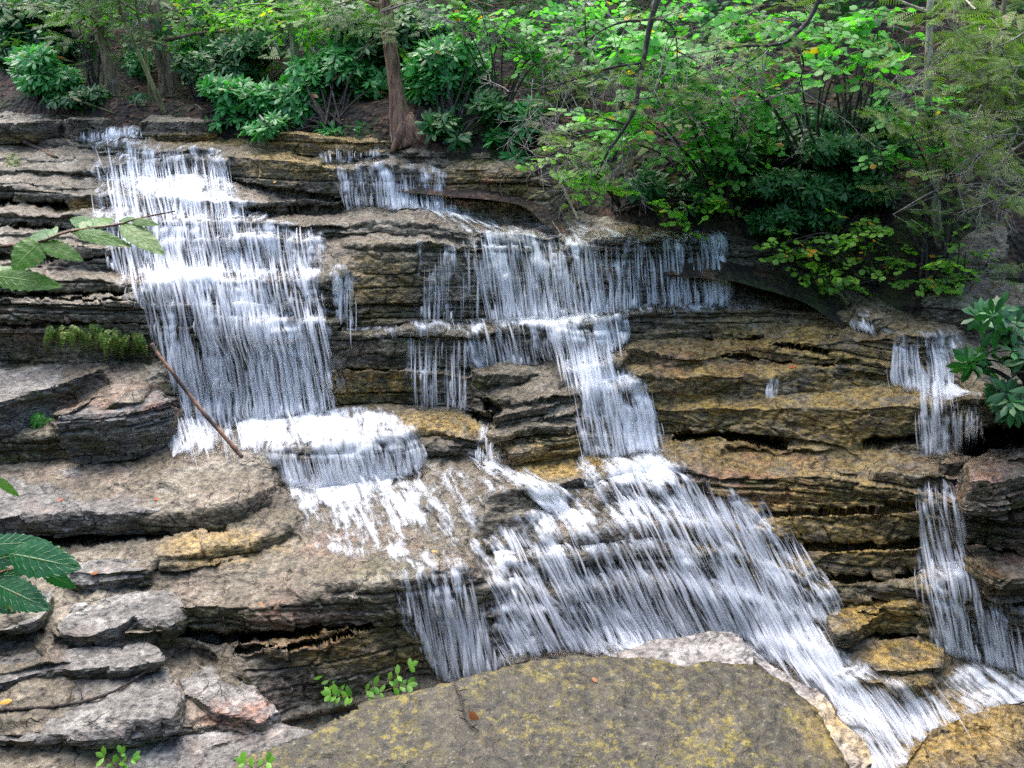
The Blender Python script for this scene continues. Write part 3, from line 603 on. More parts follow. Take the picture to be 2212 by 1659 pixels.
# ---------------------------------------------------------------- loose slabs and boulders, each a closed solid
def slab(label, top, face, mat='slab', dx=0.0, s=.10, lift=.03, Y=None, dome=0.0, vox=.018, cat='rock slab', name='rock_slab', under=.10, thick=None, jit=3.0, amp=1.0, wet=.0, group=None, ter=1.0):
    poly = np.array(top, float); cu, cv = poly.mean(0)
    if Y is None: pc = fs(PS, np.array([cu]), np.array([cv]))[0] + [0, 0, lift]
    else: pc = at(cu, cv, Y)
    d = resample(np.r_[poly, poly[:1]], 7)[:-1]
    arc = np.arange(len(d)); sd = int(abs(cu*7+cv*13)) % 997
    sg = np.floor(arc/5.+sd*.13); d = d + .9*jit*(np.stack([h3(sg, sg*0, sg*0, sd), h3(sg, sg*0, sg*0+4, sd)], -1)-.5)
    d = d + .7*jit*np.stack([n1(arc, .11, sd), n1(arc, .11, sd+5)], -1)
    a, b = ray(d[:, 0], d[:, 1])
    Yp = (pc[2]-CZ-s*pc[1]-dx*pc[0])/(b-s-dx*a)
    T = np.stack([a*Yp, Yp, CZ+b*Yp], -1)
    if thick is None: thick = face*pc[1]/FP*1.05 + .05
    c = T.mean(0); B = T.copy(); B[:, 2] -= thick; B[:, :2] = c[:2]+(B[:, :2]-c[:2])*(1-under)
    Mid = T.copy(); Mid[:, 2] -= thick*.45; Mid[:, :2] = c[:2]+(Mid[:, :2]-c[:2])*(1+.015)
    bm = bmesh.new(); n = len(T)
    vt = [bm.verts.new(p) for p in T]; vm = [bm.verts.new(p) for p in Mid]; vb = [bm.verts.new(p) for p in B]
    bm.faces.new(vt); bm.faces.new(vb[::-1])
    for i in range(n):
        j = (i+1) % n
        bm.faces.new((vt[j], vt[i], vm[i], vm[j])); bm.faces.new((vm[j], vm[i], vb[i], vb[j]))
    bmesh.ops.triangulate(bm, faces=bm.faces); bmesh.ops.recalc_face_normals(bm, faces=bm.faces)
    me = bpy.data.meshes.new('tmp'); bm.to_mesh(me); bm.free(); o = bpy.data.objects.new(name, me); COL.objects.link(o)
    rm = o.modifiers.new('r', 'REMESH'); rm.mode = 'VOXEL'; rm.voxel_size = vox
    sm = o.modifiers.new('s', 'SMOOTH'); sm.iterations = 1; sm.factor = .35
    bpy.context.view_layer.update(); dg = bpy.context.evaluated_depsgraph_get()
    m2 = bpy.data.meshes.new_from_object(o.evaluated_get(dg)); o.modifiers.clear(); o.data = m2; bpy.data.meshes.remove(me)
    nv = len(m2.vertices); co = np.empty(nv*3, np.float32); m2.vertices.foreach_get('co', co); co = co.reshape(-1, 3).astype(float)
    nr = np.empty(nv*3, np.float32); m2.vertex_normals.foreach_get('vector', nr); nr = nr.reshape(-1, 3).astype(float)
    r_ = 1-ss(.3, .8, np.abs(nr[:, 2]))
    if dome:
        rr = np.hypot((co[:, 0]-c[0])/(np.ptp(T[:, 0])/2), (co[:, 1]-c[1])/(np.ptp(T[:, 1])/2)); co[:, 2] += dome*(1-rr**2)*ss(-.6*thick, 0, co[:, 2]-c[2]+.05)
    co = roughen(co, nr, r_, sd % 50, amp*.8, ter)
    m2.vertices.foreach_set('co', co.astype(np.float32).ravel())
    uu, vv = proj(co); oc, mo, re = tints(uu, vv)
    for k_, a_ in (('ochre', oc), ('moss', mo), ('red', re), ('wet', np.full(nv, wet))):
        q = m2.attributes.new(k_, 'FLOAT', 'POINT'); q.data.foreach_set('value', a_.astype(np.float32))
    m2.polygons.foreach_set('use_smooth', np.full(len(m2.polygons), mat == 'boulder')); m2.materials.clear(); m2.materials.append(M[mat]); m2.update()
    m2.name = name; recenter(o); tag(o, label, cat, group or 'loose slabs and boulders beside the water'); return o
def bankYq(u): return float(surfY(np.array([u]), edge_v(np.array([u])))[0])
slab('large flat grey slab at the left with the leaning stick at its tip', [(-70,1030),(0,1026),(150,1004),(380,994),(480,985),(562,986),(600,1036),(560,1072),(440,1104),(300,1112),(150,1114),(0,1120),(-70,1122)], 46)
slab('pointed grey slab highest at the left edge below the hanging ferns', [(-70,800),(0,795),(130,785),(236,780),(238,792),(160,814),(80,837),(0,862),(-70,872)], 76)
slab('dark sided slab with a rusty top between the ferns and the large flat slab', [(112,900),(200,852),(330,833),(346,842),(380,856),(330,870),(280,882),(180,895)], 92)
slab('thin ochre topped slab tucked under the large flat slab', [(140,1196),(300,1172),(480,1152),(560,1116),(620,1094),(642,1100),(640,1126),(560,1173),(430,1201),(330,1212),(260,1204)], 28)
slab('small squared block below the thin ochre slab', [(140,1226),(230,1206),(300,1206),(332,1224),(300,1234),(220,1240),(150,1243)], 36)
slab('rock at the left edge under the big dark leaves', [(-70,1290),(0,1280),(60,1275),(96,1282),(86,1312),(70,1338),(0,1352),(-70,1356)], 52)
slab('rough hump of grey rock left of the long slab face', [(118,1345),(160,1300),(250,1285),(330,1275),(392,1287),(400,1322),(360,1348),(290,1334),(250,1358),(180,1370),(130,1368)], 42)
slab('knobby olive rock wedged against the end of the long slab', [(368,1352),(410,1331),(470,1346),(466,1374),(400,1394)], 44)
slab('broad weathered grey slab above the thin fallen branch', [(-70,1432),(0,1416),(100,1400),(220,1392),(320,1390),(346,1414),(280,1430),(180,1440),(110,1442),(0,1472),(-70,1482)], 26)
slab('tan rock with a crumbling right edge beside the dark hollow', [(384,1460),(450,1436),(520,1450),(560,1490),(602,1532),(560,1562),(460,1542),(400,1502)], 56)
slab('pale slab that the thin fallen branch lies across', [(-70,1492),(150,1472),(350,1442),(392,1502),(380,1562),(280,1582),(100,1592),(-70,1582)], 40)
slab('lowest grey rock in the bottom left corner', [(-70,1605),(150,1590),(400,1572),(600,1562),(680,1580),(560,1650),(470,1710),(-70,1760)], 60, s=.15)
slab('squared brown block topping the centre stack beside the fall', [(1016,806),(1040,796),(1100,786),(1200,795),(1226,808),(1130,813),(1070,812),(1040,817)], 50, 'rock', wet=.5)
slab('rounded slab under the squared block of the centre stack', [(1062,900),(1100,870),(1180,856),(1240,850),(1244,863),(1130,882),(1085,892)], 30, 'rock', wet=.5)
slab('third slab down the centre stack with a bright moss cushion below', [(1050,934),(1090,904),(1240,898),(1240,914),(1120,926),(1070,940)], 30, 'rock', wet=.5)
slab('bottom slab of the centre stack touching the shelf', [(1076,966),(1240,940),(1240,956),(1100,972)], 24, 'rock', wet=.6)
slab('small flat yellow slab at the foot of the forked right fall', [(2024,986),(2060,968),(2110,978),(2092,994),(2046,999)], 14, 'rock')
slab('topmost of the dark layered rocks at the right edge', [(2082,1004),(2140,966),(2270,960),(2330,1010),(2150,1052),(2092,1048)], 62, 'rock', wet=.7)
slab('middle dark layered rock at the right edge beside the gully', [(2076,1094),(2150,1066),(2330,1085),(2330,1130),(2120,1122)], 66, 'rock', wet=.7)
slab('lowest dark layered rock at the right edge over a black gap', [(2088,1196),(2330,1176),(2330,1240),(2162,1244)], 60, 'rock', wet=.7)
slab('mossy olive rock standing in the channel below the right chute', [(1868,1422),(1910,1386),(1985,1376),(2042,1410),(2036,1442),(1960,1452),(1890,1442)], 26, 'rock', wet=.3)
slab('small ochre slab angled beside the lower cascade edge', [(1800,1336),(1850,1301),(1915,1291),(1926,1311),(1860,1346),(1810,1362)], 40, 'rock', wet=.4)
slab('pale clean slab behind the speckled foreground boulder', [(1300,1420),(1400,1392),(1540,1366),(1600,1376),(1626,1406),(1680,1450),(1740,1500),(1720,1530),(1600,1470),(1400,1440)], 34, 'pale', Y=4.75, thick=.35, wet=.1)
slab('narrow broken pale rock along the right side of the foreground boulder', [(1622,1410),(1680,1440),(1770,1490),(1804,1540),(1864,1602),(1872,1680),(1830,1690),(1800,1604),(1752,1530),(1690,1474)], 40, 'pale', Y=4.2, thick=.5, wet=.1)
slab('brown mossy bedrock hump in the bottom right corner', [(1960,1640),(2010,1580),(2090,1540),(2200,1510),(2330,1510),(2340,1760),(1930,1760)], 16, 'rock', lift=.05, wet=.8, thick=.3)
slab('great domed boulder speckled with yellow lichen in the foreground', [(440,1720),(520,1640),(690,1580),(800,1530),(905,1494),(1000,1466),(1100,1436),(1250,1402),(1400,1412),(1480,1428),(1560,1412),(1640,1424),(1700,1470),(1760,1540),(1800,1610),(1840,1700),(1850,1790),(1200,1850),(600,1820)], 60, 'boulder', Y=3.55, dome=.04, thick=1.1, vox=.022, s=.16, cat='boulder', name='boulder', jit=6, amp=.8, ter=0)
slab('mossy pale boulder under the tree roots on the right bank', [(2050,560),(2075,500),(2110,470),(2150,470),(2180,510),(2170,560),(2110,580)], 40, 'rock', wet=.2, Y=7.3, thick=.5, cat='boulder', name='boulder', s=.8, dome=.1, group='boulders on the right bank')
slab('dark boulder roofing the hollow on the right bank', [(1990,640),(2060,600),(2130,590),(2260,620),(2300,665),(2120,668)], 26, 'rock', wet=.8, Y=6.9, thick=.3, cat='boulder', name='boulder', s=.5, group='boulders on the right bank')
slab('low dark mossy ledge overhanging the black gap at the far left of the bank', [(-120,262),(-120,236),(0,232),(120,228),(200,236),(260,240),(300,252),(230,262),(100,258),(0,262)], 20, 'rock', Y=bankYq(90)-.05, thick=.22, s=.12, wet=.6, group='mossy ledges along the far bank')
slab('mossy stone block on the bank edge left of the dead pale stick', [(300,262),(330,246),(380,244),(450,250),(470,262),(400,268),(340,268)], 16, 'rock', Y=bankYq(380)-.05, thick=.2, s=.12, wet=.5, group='mossy ledges along the far bank')
slab('long dark ledge under the evergreen shrubs left of the big trunk', [(560,286),(600,272),(700,278),(800,296),(850,306),(780,310),(680,300)], 14, 'rock', Y=bankYq(700)-.05, thick=.18, s=.12, wet=.6, group='mossy ledges along the far bank')
slab('red mossy rock shoulder right of the trunk roots', [(930,345),(960,328),(1040,322),(1120,334),(1160,360),(1100,372),(1000,360)], 40, 'rock', Y=bankYq(1040)-.05, thick=.4, s=.25, wet=.3, group='mossy ledges along the far bank')
# ---------------------------------------------------------------- wooded bank behind and beside the falls
eu = np.arange(-420, 2640, 7.0); ev = edge_v(eu)
EP = at(eu, ev, surfY(eu, ev)); 
for _ in range(12): EP[1:-1] = (EP[:-2]+2*EP[1:-1]+EP[2:])/4
ed = EP[:, :2]/np.linalg.norm(EP[:, :2], axis=1, keepdims=True)
tt_ = np.concatenate([np.linspace(-.5, 0, 6)[:-1], np.linspace(0, 3, 46), np.linspace(3.2, 12, 44), np.linspace(12.5, 46, 34)])
def bank_rise(t, u):
    right = ss(1150, 1800, u)
    fall = .10+.20*ss(0, .35, t)+.20*np.clip(t, 0, None)+.30*np.clip(t-5, 0, None)
    steep = .12+.50*ss(0, .4, t)+.62*np.clip(t, 0, None)+.1*np.clip(t-5, 0, None)
    r = fall*(1-right)+steep*right
    return np.where(t < 0, r-.25-.3*np.abs(t), r)
TT, EU = np.meshgrid(tt_, eu, indexing='ij')
HX = EP[None, :, 0]+ed[None, :, 0]*TT; HY = EP[None, :, 1]+ed[None, :, 1]*TT; HZ = EP[None, :, 2]-.06+bank_rise(TT, EU)
hp = np.stack([HX, HY, HZ], -1)
q = hp.reshape(-1, 3); amp = ss(.0, 1.2, TT).ravel()*.9+.1
hz = q[:, 2]+amp*(.22*fbm(q*[1, 1, 0], (.5, .5, .5), 4, 91)+.03*fbm(q*[1, 1, 0], (6, 6, 6), 2, 92)+.05*np.abs(fbm(q*[1, 1, 0], (2.2, 2.2, 1), 3, 94)))
hp[..., 2] = hz.reshape(HZ.shape)
def litter_mat():
    t = NT('leaf_litter_soil'); P = t.n('NewGeometry').outputs['Position']
    vo = t.n('TexVoronoi', {'Vector': P, 'Scale': 17}); c = vo.outputs['Color']; d = vo.outputs['Distance']
    r = t.n('SeparateColor', {0: c}).outputs[0]
    col = t.ramp(r, [(0, (.020, .012, .008)), (.35, (.035, .019, .012)), (.65, (.07, .034, .019)), (1, (.12, .065, .04))])
    col = t.mix(t.step(t.noise(P, 1.3, 4), .46, .60), col, t.mix(t.noise(P, 24, 4), (.006, .011, .003), (.045, .065, .010)))
    col = t.mix(t.step(t.noise(P, 4, 5, .7), .56, .42), col, (.014, .010, .008))
    b = t.n('Bump', {'Strength': .8, 'Distance': .05, 'Height': t.math('ADD', d, t.noise(P, 9, 4))}).outputs[0]
    t.put(t.out.inputs[0], t.n('BsdfPrincipled', {'Base Color': col, 'Roughness': .9, 'Normal': b})); return t.m
M['litter'] = litter_mat()
nh, nw = TT.shape; ii = np.arange(nh*nw).reshape(nh, nw)
hill = mesh('wooded_hillside', hp.reshape(-1, 3), np.stack([ii[:-1, :-1], ii[:-1, 1:], ii[1:, 1:], ii[1:, :-1]], -1).reshape(-1, 4), M['litter'], smooth=True)
tag(hill, kind='structure')
HPU, HPV = proj(hp)
def on_bank(u, v):
    # point of the bank seen at pixel (u, v): first row whose projection rises above v
    j = int(np.clip(round((u-eu[0])/7.0), 0, len(eu)-1)); col = HPV[5:, j]
    k = np.argmax(col < v) if (col < v).any() else len(col)-1
    if k == 0: return hp[5, j].copy()
    f = (col[k-1]-v)/(col[k-1]-col[k]+1e-9); return hp[5+k-1, j]*(1-f)+hp[5+k, j]*f
def bank_point(u, t):
    j = int(np.clip(round((u-eu[0])/7.0), 0, len(eu)-1)); k = int(np.argmin(np.abs(tt_-t))); return hp[k, j].copy()
def bankY(u): return float(np.interp(u, eu, EP[:, 1]))
# ---- leaves
def tpl(w1, w2, droop=.15, fold=.05, tipx=1.0):
    V = np.array([(0,0,0),(.33,0,0),(.7,0,-droop*.4),(tipx,0,-droop),(.33,w1,-fold),(.7,w2,-droop*.4-fold),(.33,-w1,-fold),(.7,-w2,-droop*.4-fold)], float)
    return V, [np.array([(1,2,5,4),(2,1,6,7)]), np.array([(0,1,4),(2,3,5),(0,6,1),(2,7,3)])]
T_RHO = tpl(.13, .17, .12, .03); T_ROUND = tpl(.36, .38, .08, .05); T_OVAL = tpl(.22, .20, .12, .05); T_NARROW = tpl(.10, .08, .1, .0)
def tpl_spray():
    # flat conifer spray: needle pairs along a twig
    V = []; Q = []
    for k in range(9):
        x = .08+.1*k; L = .26*(1-.07*k)
        for sg in (-1, 1):
            n0 = len(V); V += [(x-.022, 0, 0), (x+.022, 0, 0), (x+.07, sg*L, -.03), (x+.03, sg*L, -.03)]; Q.append((n0, n0+1, n0+2, n0+3))
    return np.array(V, float), [np.array(Q)]
T_SPRAY = tpl_spray()
def unit(a): return a/(np.linalg.norm(a, axis=-1, keepdims=True)+1e-9)
def leaves(mb, C, D, Nn, size, T):
    C = np.asarray(C, float); D = unit(np.asarray(D, float)); Nn = np.asarray(Nn, float); Yv = unit(np.cross(Nn, D)); Z = np.cross(D, Yv)
    V0, Fs = T; size = np.broadcast_to(size, (len(C),))
    V = C[:, None]+size[:, None, None]*(V0[None, :, 0:1]*D[:, None]+V0[None, :, 1:2]*Yv[:, None]+V0[None, :, 2:3]*Z[:, None])
    k = len(V0); off = (np.arange(len(C))*k)[:, None, None]
    mb.add(V.reshape(-1, 3), [(f[None]+off).reshape(-1, f.shape[1]) for f in Fs])
def leaf_mat(name, c1, c2, accent=None, acc=.0, rough=.42, trans=.4, tcol=None):
    t = NT(name); r = t.n('NewGeometry').outputs['Random Per Island']; P = t.n('NewGeometry').outputs['Position']
    f = t.math('ADD', t.math('MULTIPLY', r, .75), t.math('MULTIPLY', t.noise(P, 2.0, 2), .35), True)
    col = t.mix(f, c1, c2)
    if accent: col = t.mix(t.math('GREATER_THAN', t.math('FRACT', t.math('MULTIPLY', r, 37.7)), 1-acc), col, accent)
    b = t.n('BsdfPrincipled', {'Base Color': col, 'Roughness': rough, 'Specular IOR Level': .5})
    tr = t.n('BsdfTranslucent', {'Color': t.mix(1.0, col, tcol or (1.3, 1.9, .55), 'MULTIPLY')})
    t.put(t.out.inputs[0], t.n('MixShader', {0: trans, 1: b, 2: tr})); return t.m
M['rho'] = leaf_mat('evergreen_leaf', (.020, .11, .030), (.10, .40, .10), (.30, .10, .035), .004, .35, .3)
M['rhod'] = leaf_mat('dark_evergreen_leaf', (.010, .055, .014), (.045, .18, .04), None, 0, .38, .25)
M['hazel'] = leaf_mat('round_green_leaf', (.05, .22, .035), (.17, .46, .09), (.55, .30, .02), .012, .45, .45)
M['yellowing'] = leaf_mat('yellowing_leaf', (.08, .23, .02), (.24, .44, .05), (.62, .30, .015), .05, .45, .45)
M['bright'] = leaf_mat('bright_young_leaf', (.07, .24, .020), (.24, .50, .05), (.55, .42, .03), .02, .45, .5)
M['hem'] = leaf_mat('conifer_needle', (.03, .085, .014), (.10, .21, .03), None, 0, .5, .3)
M['hemo'] = leaf_mat('olive_conifer_needle', (.06, .11, .016), (.17, .26, .04), (.22, .16, .05), .08, .5, .35)
M['fern'] = leaf_mat('fern_leaf', (.06, .12, .012), (.17, .27, .03), (.30, .22, .03), .06, .5, .4)
M['dead'] = leaf_mat('dry_leaf', (.20, .055, .015), (.48, .19, .05), None, 0, .6, .25, (1.2, 1, .7))
M['litterleaf'] = leaf_mat('old_litter_leaf', (.05, .022, .012), (.17, .075, .035), None, 0, .7, .15, (1.2, 1, .7))
M['gold'] = leaf_mat('golden_fallen_leaf', (.55, .25, .02), (.65, .40, .05), None, 0, .5, .2, (1.2, 1, .7))
M['red'] = leaf_mat('fallen_red_leaf', (.45, .03, .012), (.60, .12, .02), None, 0, .5, .2, (1.2, 1, .7))
M['fore'] = leaf_mat('broad_near_leaf', (.035, .15, .010), (.13, .30, .015), None, 0, .38, .42)
M['foredark'] = leaf_mat('broad_dark_leaf', (.010, .075, .030), (.03, .17, .07), None, 0, .30, .25)
def bark_mat(name, c1, c2, c3=(.05, .07, .015), moss=.25, sc=1.0):
    t = NT(name); P = t.n('NewGeometry').outputs['Position']
    v = t.noise(t.map(P, (22*sc, 22*sc, 3.5*sc)), 1, 5, .7, .4); big = t.noise(P, 3, 4)
    col = t.mix(t.step(v, .36, .64), c1, c2)
    col = t.mix(t.math('MULTIPLY', t.step(big, .48, .66), moss), col, c3)
    col = t.mix(t.step(t.noise(t.map(P, (9, 9, 5)), 1.5, 4), .60, .70, 0, .5), col, t.mix(.5, c2, (.5, .5, .46)))
    b = t.n('Bump', {'Strength': .9, 'Distance': .03, 'Height': v}).outputs[0]
    t.put(t.out.inputs[0], t.n('BsdfPrincipled', {'Base Color': col, 'Roughness': .88, 'Normal': b})); return t.m
M['bark'] = bark_mat('brown_bark', (.085, .055, .035), (.36, .26, .17))
M['barkred'] = bark_mat('red_brown_bark', (.085, .042, .026), (.36, .20, .125), moss=.12)
M['barkpale'] = bark_mat('pale_bark', (.16, .14, .08), (.50, .46, .34), (.12, .14, .03), .5)
M['barkmoss'] = bark_mat('mossy_bark', (.06, .055, .02), (.26, .25, .10), (.09, .12, .02), .6)
M['twig'] = bark_mat('dark_twig_bark', (.018, .014, .012), (.085, .068, .058), moss=.1, sc=2)
M['greytwig'] = bark_mat('grey_dead_twig', (.14, .115, .095), (.42, .37, .33), moss=.1, sc=2)
M['stick'] = bark_mat('peeling_stick', (.045, .030, .028), (.13, .085, .065), (.48, .24, .13), .85, .35)
M['branch'] = bark_mat('fallen_branch_bark', (.020, .014, .012), (.11, .078, .062), moss=.1, sc=2)
def rand_dir(n): return unit(rng.normal(size=(n, 3)))
def ellip(blob, Y, dz, n, shell=.0):
    # points in a blob given in the photograph, at distance Y and half-depth dz
    u, v, ru, rv = blob; d = rand_dir(n); r = (shell+(1.12-shell)*rng.random(n))**.6; d = d*r[:, None]
    return at(u+d[:, 0]*ru, v-d[:, 2]*rv, Y+d[:, 1]*dz), d
def whorls(mb, C, dirs, size, T=T_RHO, k=8):
    n = len(C); A = unit(np.array([0, -.25, .8])+.55*rng.normal(size=(n, 3))*.7+.35*dirs); ref = rand_dir(n); X = unit(np.cross(A, ref)); Yv = np.cross(A, X)
    for i in range(k):
        an = 2*math.pi*i/k+rng.normal(0, .22, n); el = rng.normal(-.02, .28, n)
        rad = np.cos(an)[:, None]*X+np.sin(an)[:, None]*Yv; D = np.cos(el)[:, None]*rad+np.sin(el)[:, None]*A
        m = rng.random(n) < .93
        leaves(mb, C[m]+.01*D[m], D[m], A[m]+.15*rng.normal(size=(m.sum(), 3)), size*rng.uniform(.7, 1.15, m.sum()), T)
def sprays(mb, C, dirs, size, T, per=7, tw=None, length=.30, flat=.35, droop=.12):
    # leafy twigs lying in near-level tiers
    n = len(C); H = rng.uniform(0, 2*math.pi, n); D = unit(np.stack([np.cos(H), np.sin(H)*.8-.25, -droop+.22*rng.normal(size=n)], -1)+.35*dirs)
    N = unit(np.array([0, -.22, 1.0])+flat*rng.normal(size=(n, 3))); L = length*rng.uniform(.6, 1.2, n); side = unit(np.cross(N, D))
    for i in range(per):
        s_ = 1 if i % 2 else -1; f = (i+.6)/per
        p = C+D*(L*f)[:, None]+N*(-.06*L*f**2)[:, None]
        ld = unit(D*.75+s_*side*(.85 if i < per-1 else .1)+.15*rng.normal(size=(n, 3))); m = rng.random(n) < .92
        leaves(mb, p[m], ld[m], (N+.28*rng.normal(size=(n, 3)))[m], size*rng.uniform(.65, 1.15, m.sum()), T)
    if tw is not None:
        for j in range(n):
            Vt, Ft = tube(np.stack([C[j], C[j]+D[j]*L[j]*.5, C[j]+D[j]*L[j]-N[j]*.06*L[j]]), [.0035, .0025, .0012], 3, False); tw.add(Vt, Ft)
def stems(base, tips, r0=.016, mat='twig', sag=.15):
    mb = MB()
    for tp in tips:
        b_ = np.asarray(base)+rng.normal(0, .05, 3)*[1, 1, .1]; m_ = (b_+tp)/2+np.array([0, 0, sag*np.linalg.norm(tp-b_)])+rng.normal(0, .06, 3)
        pts = smoothline([b_, m_, tp], 12); V, F = tube(pts, np.linspace(r0, .004, len(pts)), 5, False); mb.add(V, F)
    return mb
DK = dict(whorl=1.7, round=2.6, oval=2.2, needle=1.7)
def shrub(name, label, cat, blobs, Y, dz, mat, kind='whorl', dens=1.0, size=.13, base=None, nst=8, group=None, per=7, length=.3, barkm='twig', r0=.014):
    b0 = blobs[0]
    if base is None: base = bank_point(b0[0], max(.1, Y-bankY(b0[0])))
    elif len(base) == 2: base = on_bank(*base)
    mb = MB(); tw = MB(); tips = []
    if kind == 'whorl': blobs = [(b[0]+rng.normal(0, .45)*b[2], b[1]+rng.normal(0, .45)*b[3], b[2]*rng.uniform(.45, .85), b[3]*rng.uniform(.4, .75)) for b in blobs for _ in range(3)]
    for bl in blobs:
        sz = Y/FP; vol = (bl[2]*sz)*(bl[3]*sz)*(dz)*4.19; n = max(4, int(DK[kind]*dens*vol/(.6*size if kind == 'whorl' else .7*max(length, size))**3*.55))
        C, d = ellip(bl, Y, dz, n)
        if kind == 'whorl': whorls(mb, C, d, size)
        elif kind == 'round': sprays(mb, C, d, size, T_ROUND, per, tw, length)
        elif kind == 'oval': sprays(mb, C, d, size, T_OVAL, per, tw, length)
        elif kind == 'needle': sprays(mb, C, d, size, T_SPRAY, per, tw, length, flat=.25)
        tips += list(C[rng.choice(len(C), min(len(C), max(2, nst//len(blobs)+1)), False)])
    root = empty(name, base, label, cat, group)
    child(mb.build('foliage', M[mat]), root)
    child(stems(base, tips, r0).build('stems', M[barkm]), root)
    if tw.n: child(tw.build('twigs', M[barkm]), root)
    return root
def tree(label, pts, v_base, wpx, mat, crown=None, extra=3.2, flare=1.5, t=None, group='tree trunks on the wooded bank', limbs=3, cmat='hem', ckind='needle', seed=0, csz=.16, roots=0, dense=0):
    # pts: trunk line in the photograph from bottom to top
    u0 = pts[0][0]; base = on_bank(u0, v_base) if t is None else bank_point(u0, t)
    Y = base[1]; P = np.array([at(u, v, Y) for u, v in pts]); P[0] = base-[0, 0, .12]
    dirv = unit(P[-1]-P[-2]); dirv = unit(dirv*.6+np.array([0, .05, .6])); top = P[-1]+dirv*extra
    line = smoothline(np.concatenate([P, [top]]), 40); h = np.linspace(0, 1, len(line)); r = wpx*Y/FP/2
    rad = r*(1-.45*h)*(1+(flare-1)*np.exp(-np.linalg.norm(line-line[0], axis=1)/.22))
    root = empty('tree', base, label, 'tree', group)
    V, F = tube(line, rad, 18, True, .22, seed); child(mesh('trunk', V, F, M[mat], smooth=True), root)
    mb = MB(); lb = MB()
    for k in range(limbs):
        f = rng.uniform(.55, .97); i = int(f*(len(line)-1)); an = rng.uniform(0, 2*math.pi); L = rng.uniform(.9, 1.9)
        e = line[i]+L*np.array([math.cos(an), math.sin(an)*.8, rng.uniform(-.05, .35)]); q_ = smoothline([line[i], (line[i]+e)/2+[0, 0, .12], e], 10)
        V, F = tube(q_, np.linspace(max(.012, rad[i]*.35), .006, len(q_)), 6, False); lb.add(V, F)
        C = q_[rng.integers(3, len(q_), 26)]+rng.normal(0, .18, (26, 3))
        sprays(mb, C, rand_dir(26)*.3, csz, T_SPRAY if ckind == 'needle' else T_OVAL, 5, None, .35)
    for bl in (crown or []):
        n = int(bl[4]); C, d = ellip(bl[:4], Y, .55, n); sprays(mb, C, d, csz, T_SPRAY if ckind == 'needle' else T_OVAL, 6, None, .32)
        for e in C[rng.choice(n, min(n, 4), False)]:
            i = int(np.argmin(np.linalg.norm(line-e, axis=1))); q_ = smoothline([line[i], (line[i]+e)/2+[0, 0, .05], e], 8); V, F = tube(q_, np.linspace(.014, .004, len(q_)), 5, False); lb.add(V, F)
    if dense:  # oversized crown leaves added above the view to darken the woods below
        top_ = line[-1]
        C = top_+rng.normal(0, 1, (dense, 3))*[1.3, .9, .75]+[0, .4, .1]; whorls(mb, C, rand_dir(dense), .34, T_OVAL, 7)
    if lb.n: child(lb.build('limbs', M[mat], smooth=True), root)
    if mb.n: child(mb.build('crown', M[cmat]), root)
    if roots:
        for (ru, rv, w_) in roots:
            e = at(ru, rv, Y-.12); q_ = smoothline([base+[0, -.02, .16], (base+e)/2+[0, -.06, .04], e], 10); V, F = tube(q_, np.linspace(r*.75, r*w_, len(q_)), 10, True, .2, 3); child(mesh('root', V, F, M[mat], smooth=True), root)
    return root
tree('thick brown leaning trunk left of the middle among the background trees', [(375,196),(362,150),(346,100),(330,0)], 194, 36, 'bark', seed=1, crown=[(420,20,100,26,26)], cmat='bright', ckind='oval', csz=.10)
tree('brown trunk at the left beside its thinner twin', [(252,206),(240,160),(228,110),(219,68),(205,-20)], 204, 28, 'bark', seed=2)
tree('thin brown trunk just left of its thicker twin', [(236,190),(229,150),(224,120),(214,20),(210,-20)], 188, 13, 'bark', seed=3)
tree('slender mossy leaning trunk that curves at its foot', [(362,240),(348,226),(318,157),(294,103),(260,20),(250,-30)], 238, 10, 'barkmoss', seed=4, flare=1.2)
tree('very thin upright stem crossing behind the slender mossy trunk', [(330,222),(322,170),(308,68),(297,27),(290,-30)], 220, 7, 'barkmoss', seed=5, flare=1.1)
tree('pale mottled trunk rising out of the evergreen shrubs', [(640,150),(636,103),(626,50),(614,0),(606,-40)], 200, 20, 'barkpale', seed=6, crown=[(560,30,90,34,40),(690,40,90,30,40)], cmat='bright', ckind='oval', csz=.11)
tree('reddish trunk just behind the pale mottled trunk', [(606,200),(604,120),(602,0),(598,-40)], 190, 16, 'barkred', seed=7, t=3.2)
tree('big red brown trunk with flared roots at the centre of the bank', [(880,322),(868,272),(858,205),(843,102),(836,20),(830,-50)], 300, 37, 'barkred', seed=8, flare=1.9, t=.12, roots=[(948,330,.35),(905,338,.3),(845,330,.2)], crown=[(760,30,120,40,40)], cmat='hem')
tree('short reddish stub of trunk behind the right evergreen shrubs', [(992,200),(990,90),(984,30),(980,-40)], 150, 20, 'barkred', seed=9, t=2.6)
tree('pale lichen covered trunk standing at the right', [(2040,660),(2030,520),(2014,342),(2005,205),(2007,85),(2011,0),(2014,-40)], 640, 19, 'barkpale', seed=10, flare=1.4, t=.30, crown=[(1960,250,90,60,26),(2090,330,80,70,30)], cmat='hemo')
tree('brown trunk at the far right bending where it meets the mossy boulder', [(2150,470),(2140,420),(2128,360),(2132,230),(2138,137),(2140,0),(2142,-40)], 470, 27, 'bark', seed=11, flare=1.6, t=1.3, crown=[(2150,100,90,50,60),(2160,250,80,60,50),(2190,60,60,60,40)], cmat='hemo')
tree('thinner crooked trunk right of the bending brown trunk', [(2172,560),(2164,450),(2160,400),(2168,290),(2160,180),(2170,60),(2172,-30)], 480, 14, 'bark', seed=12, t=1.0, flare=1.3, crown=[(2190,180,60,70,36)], cmat='hemo')
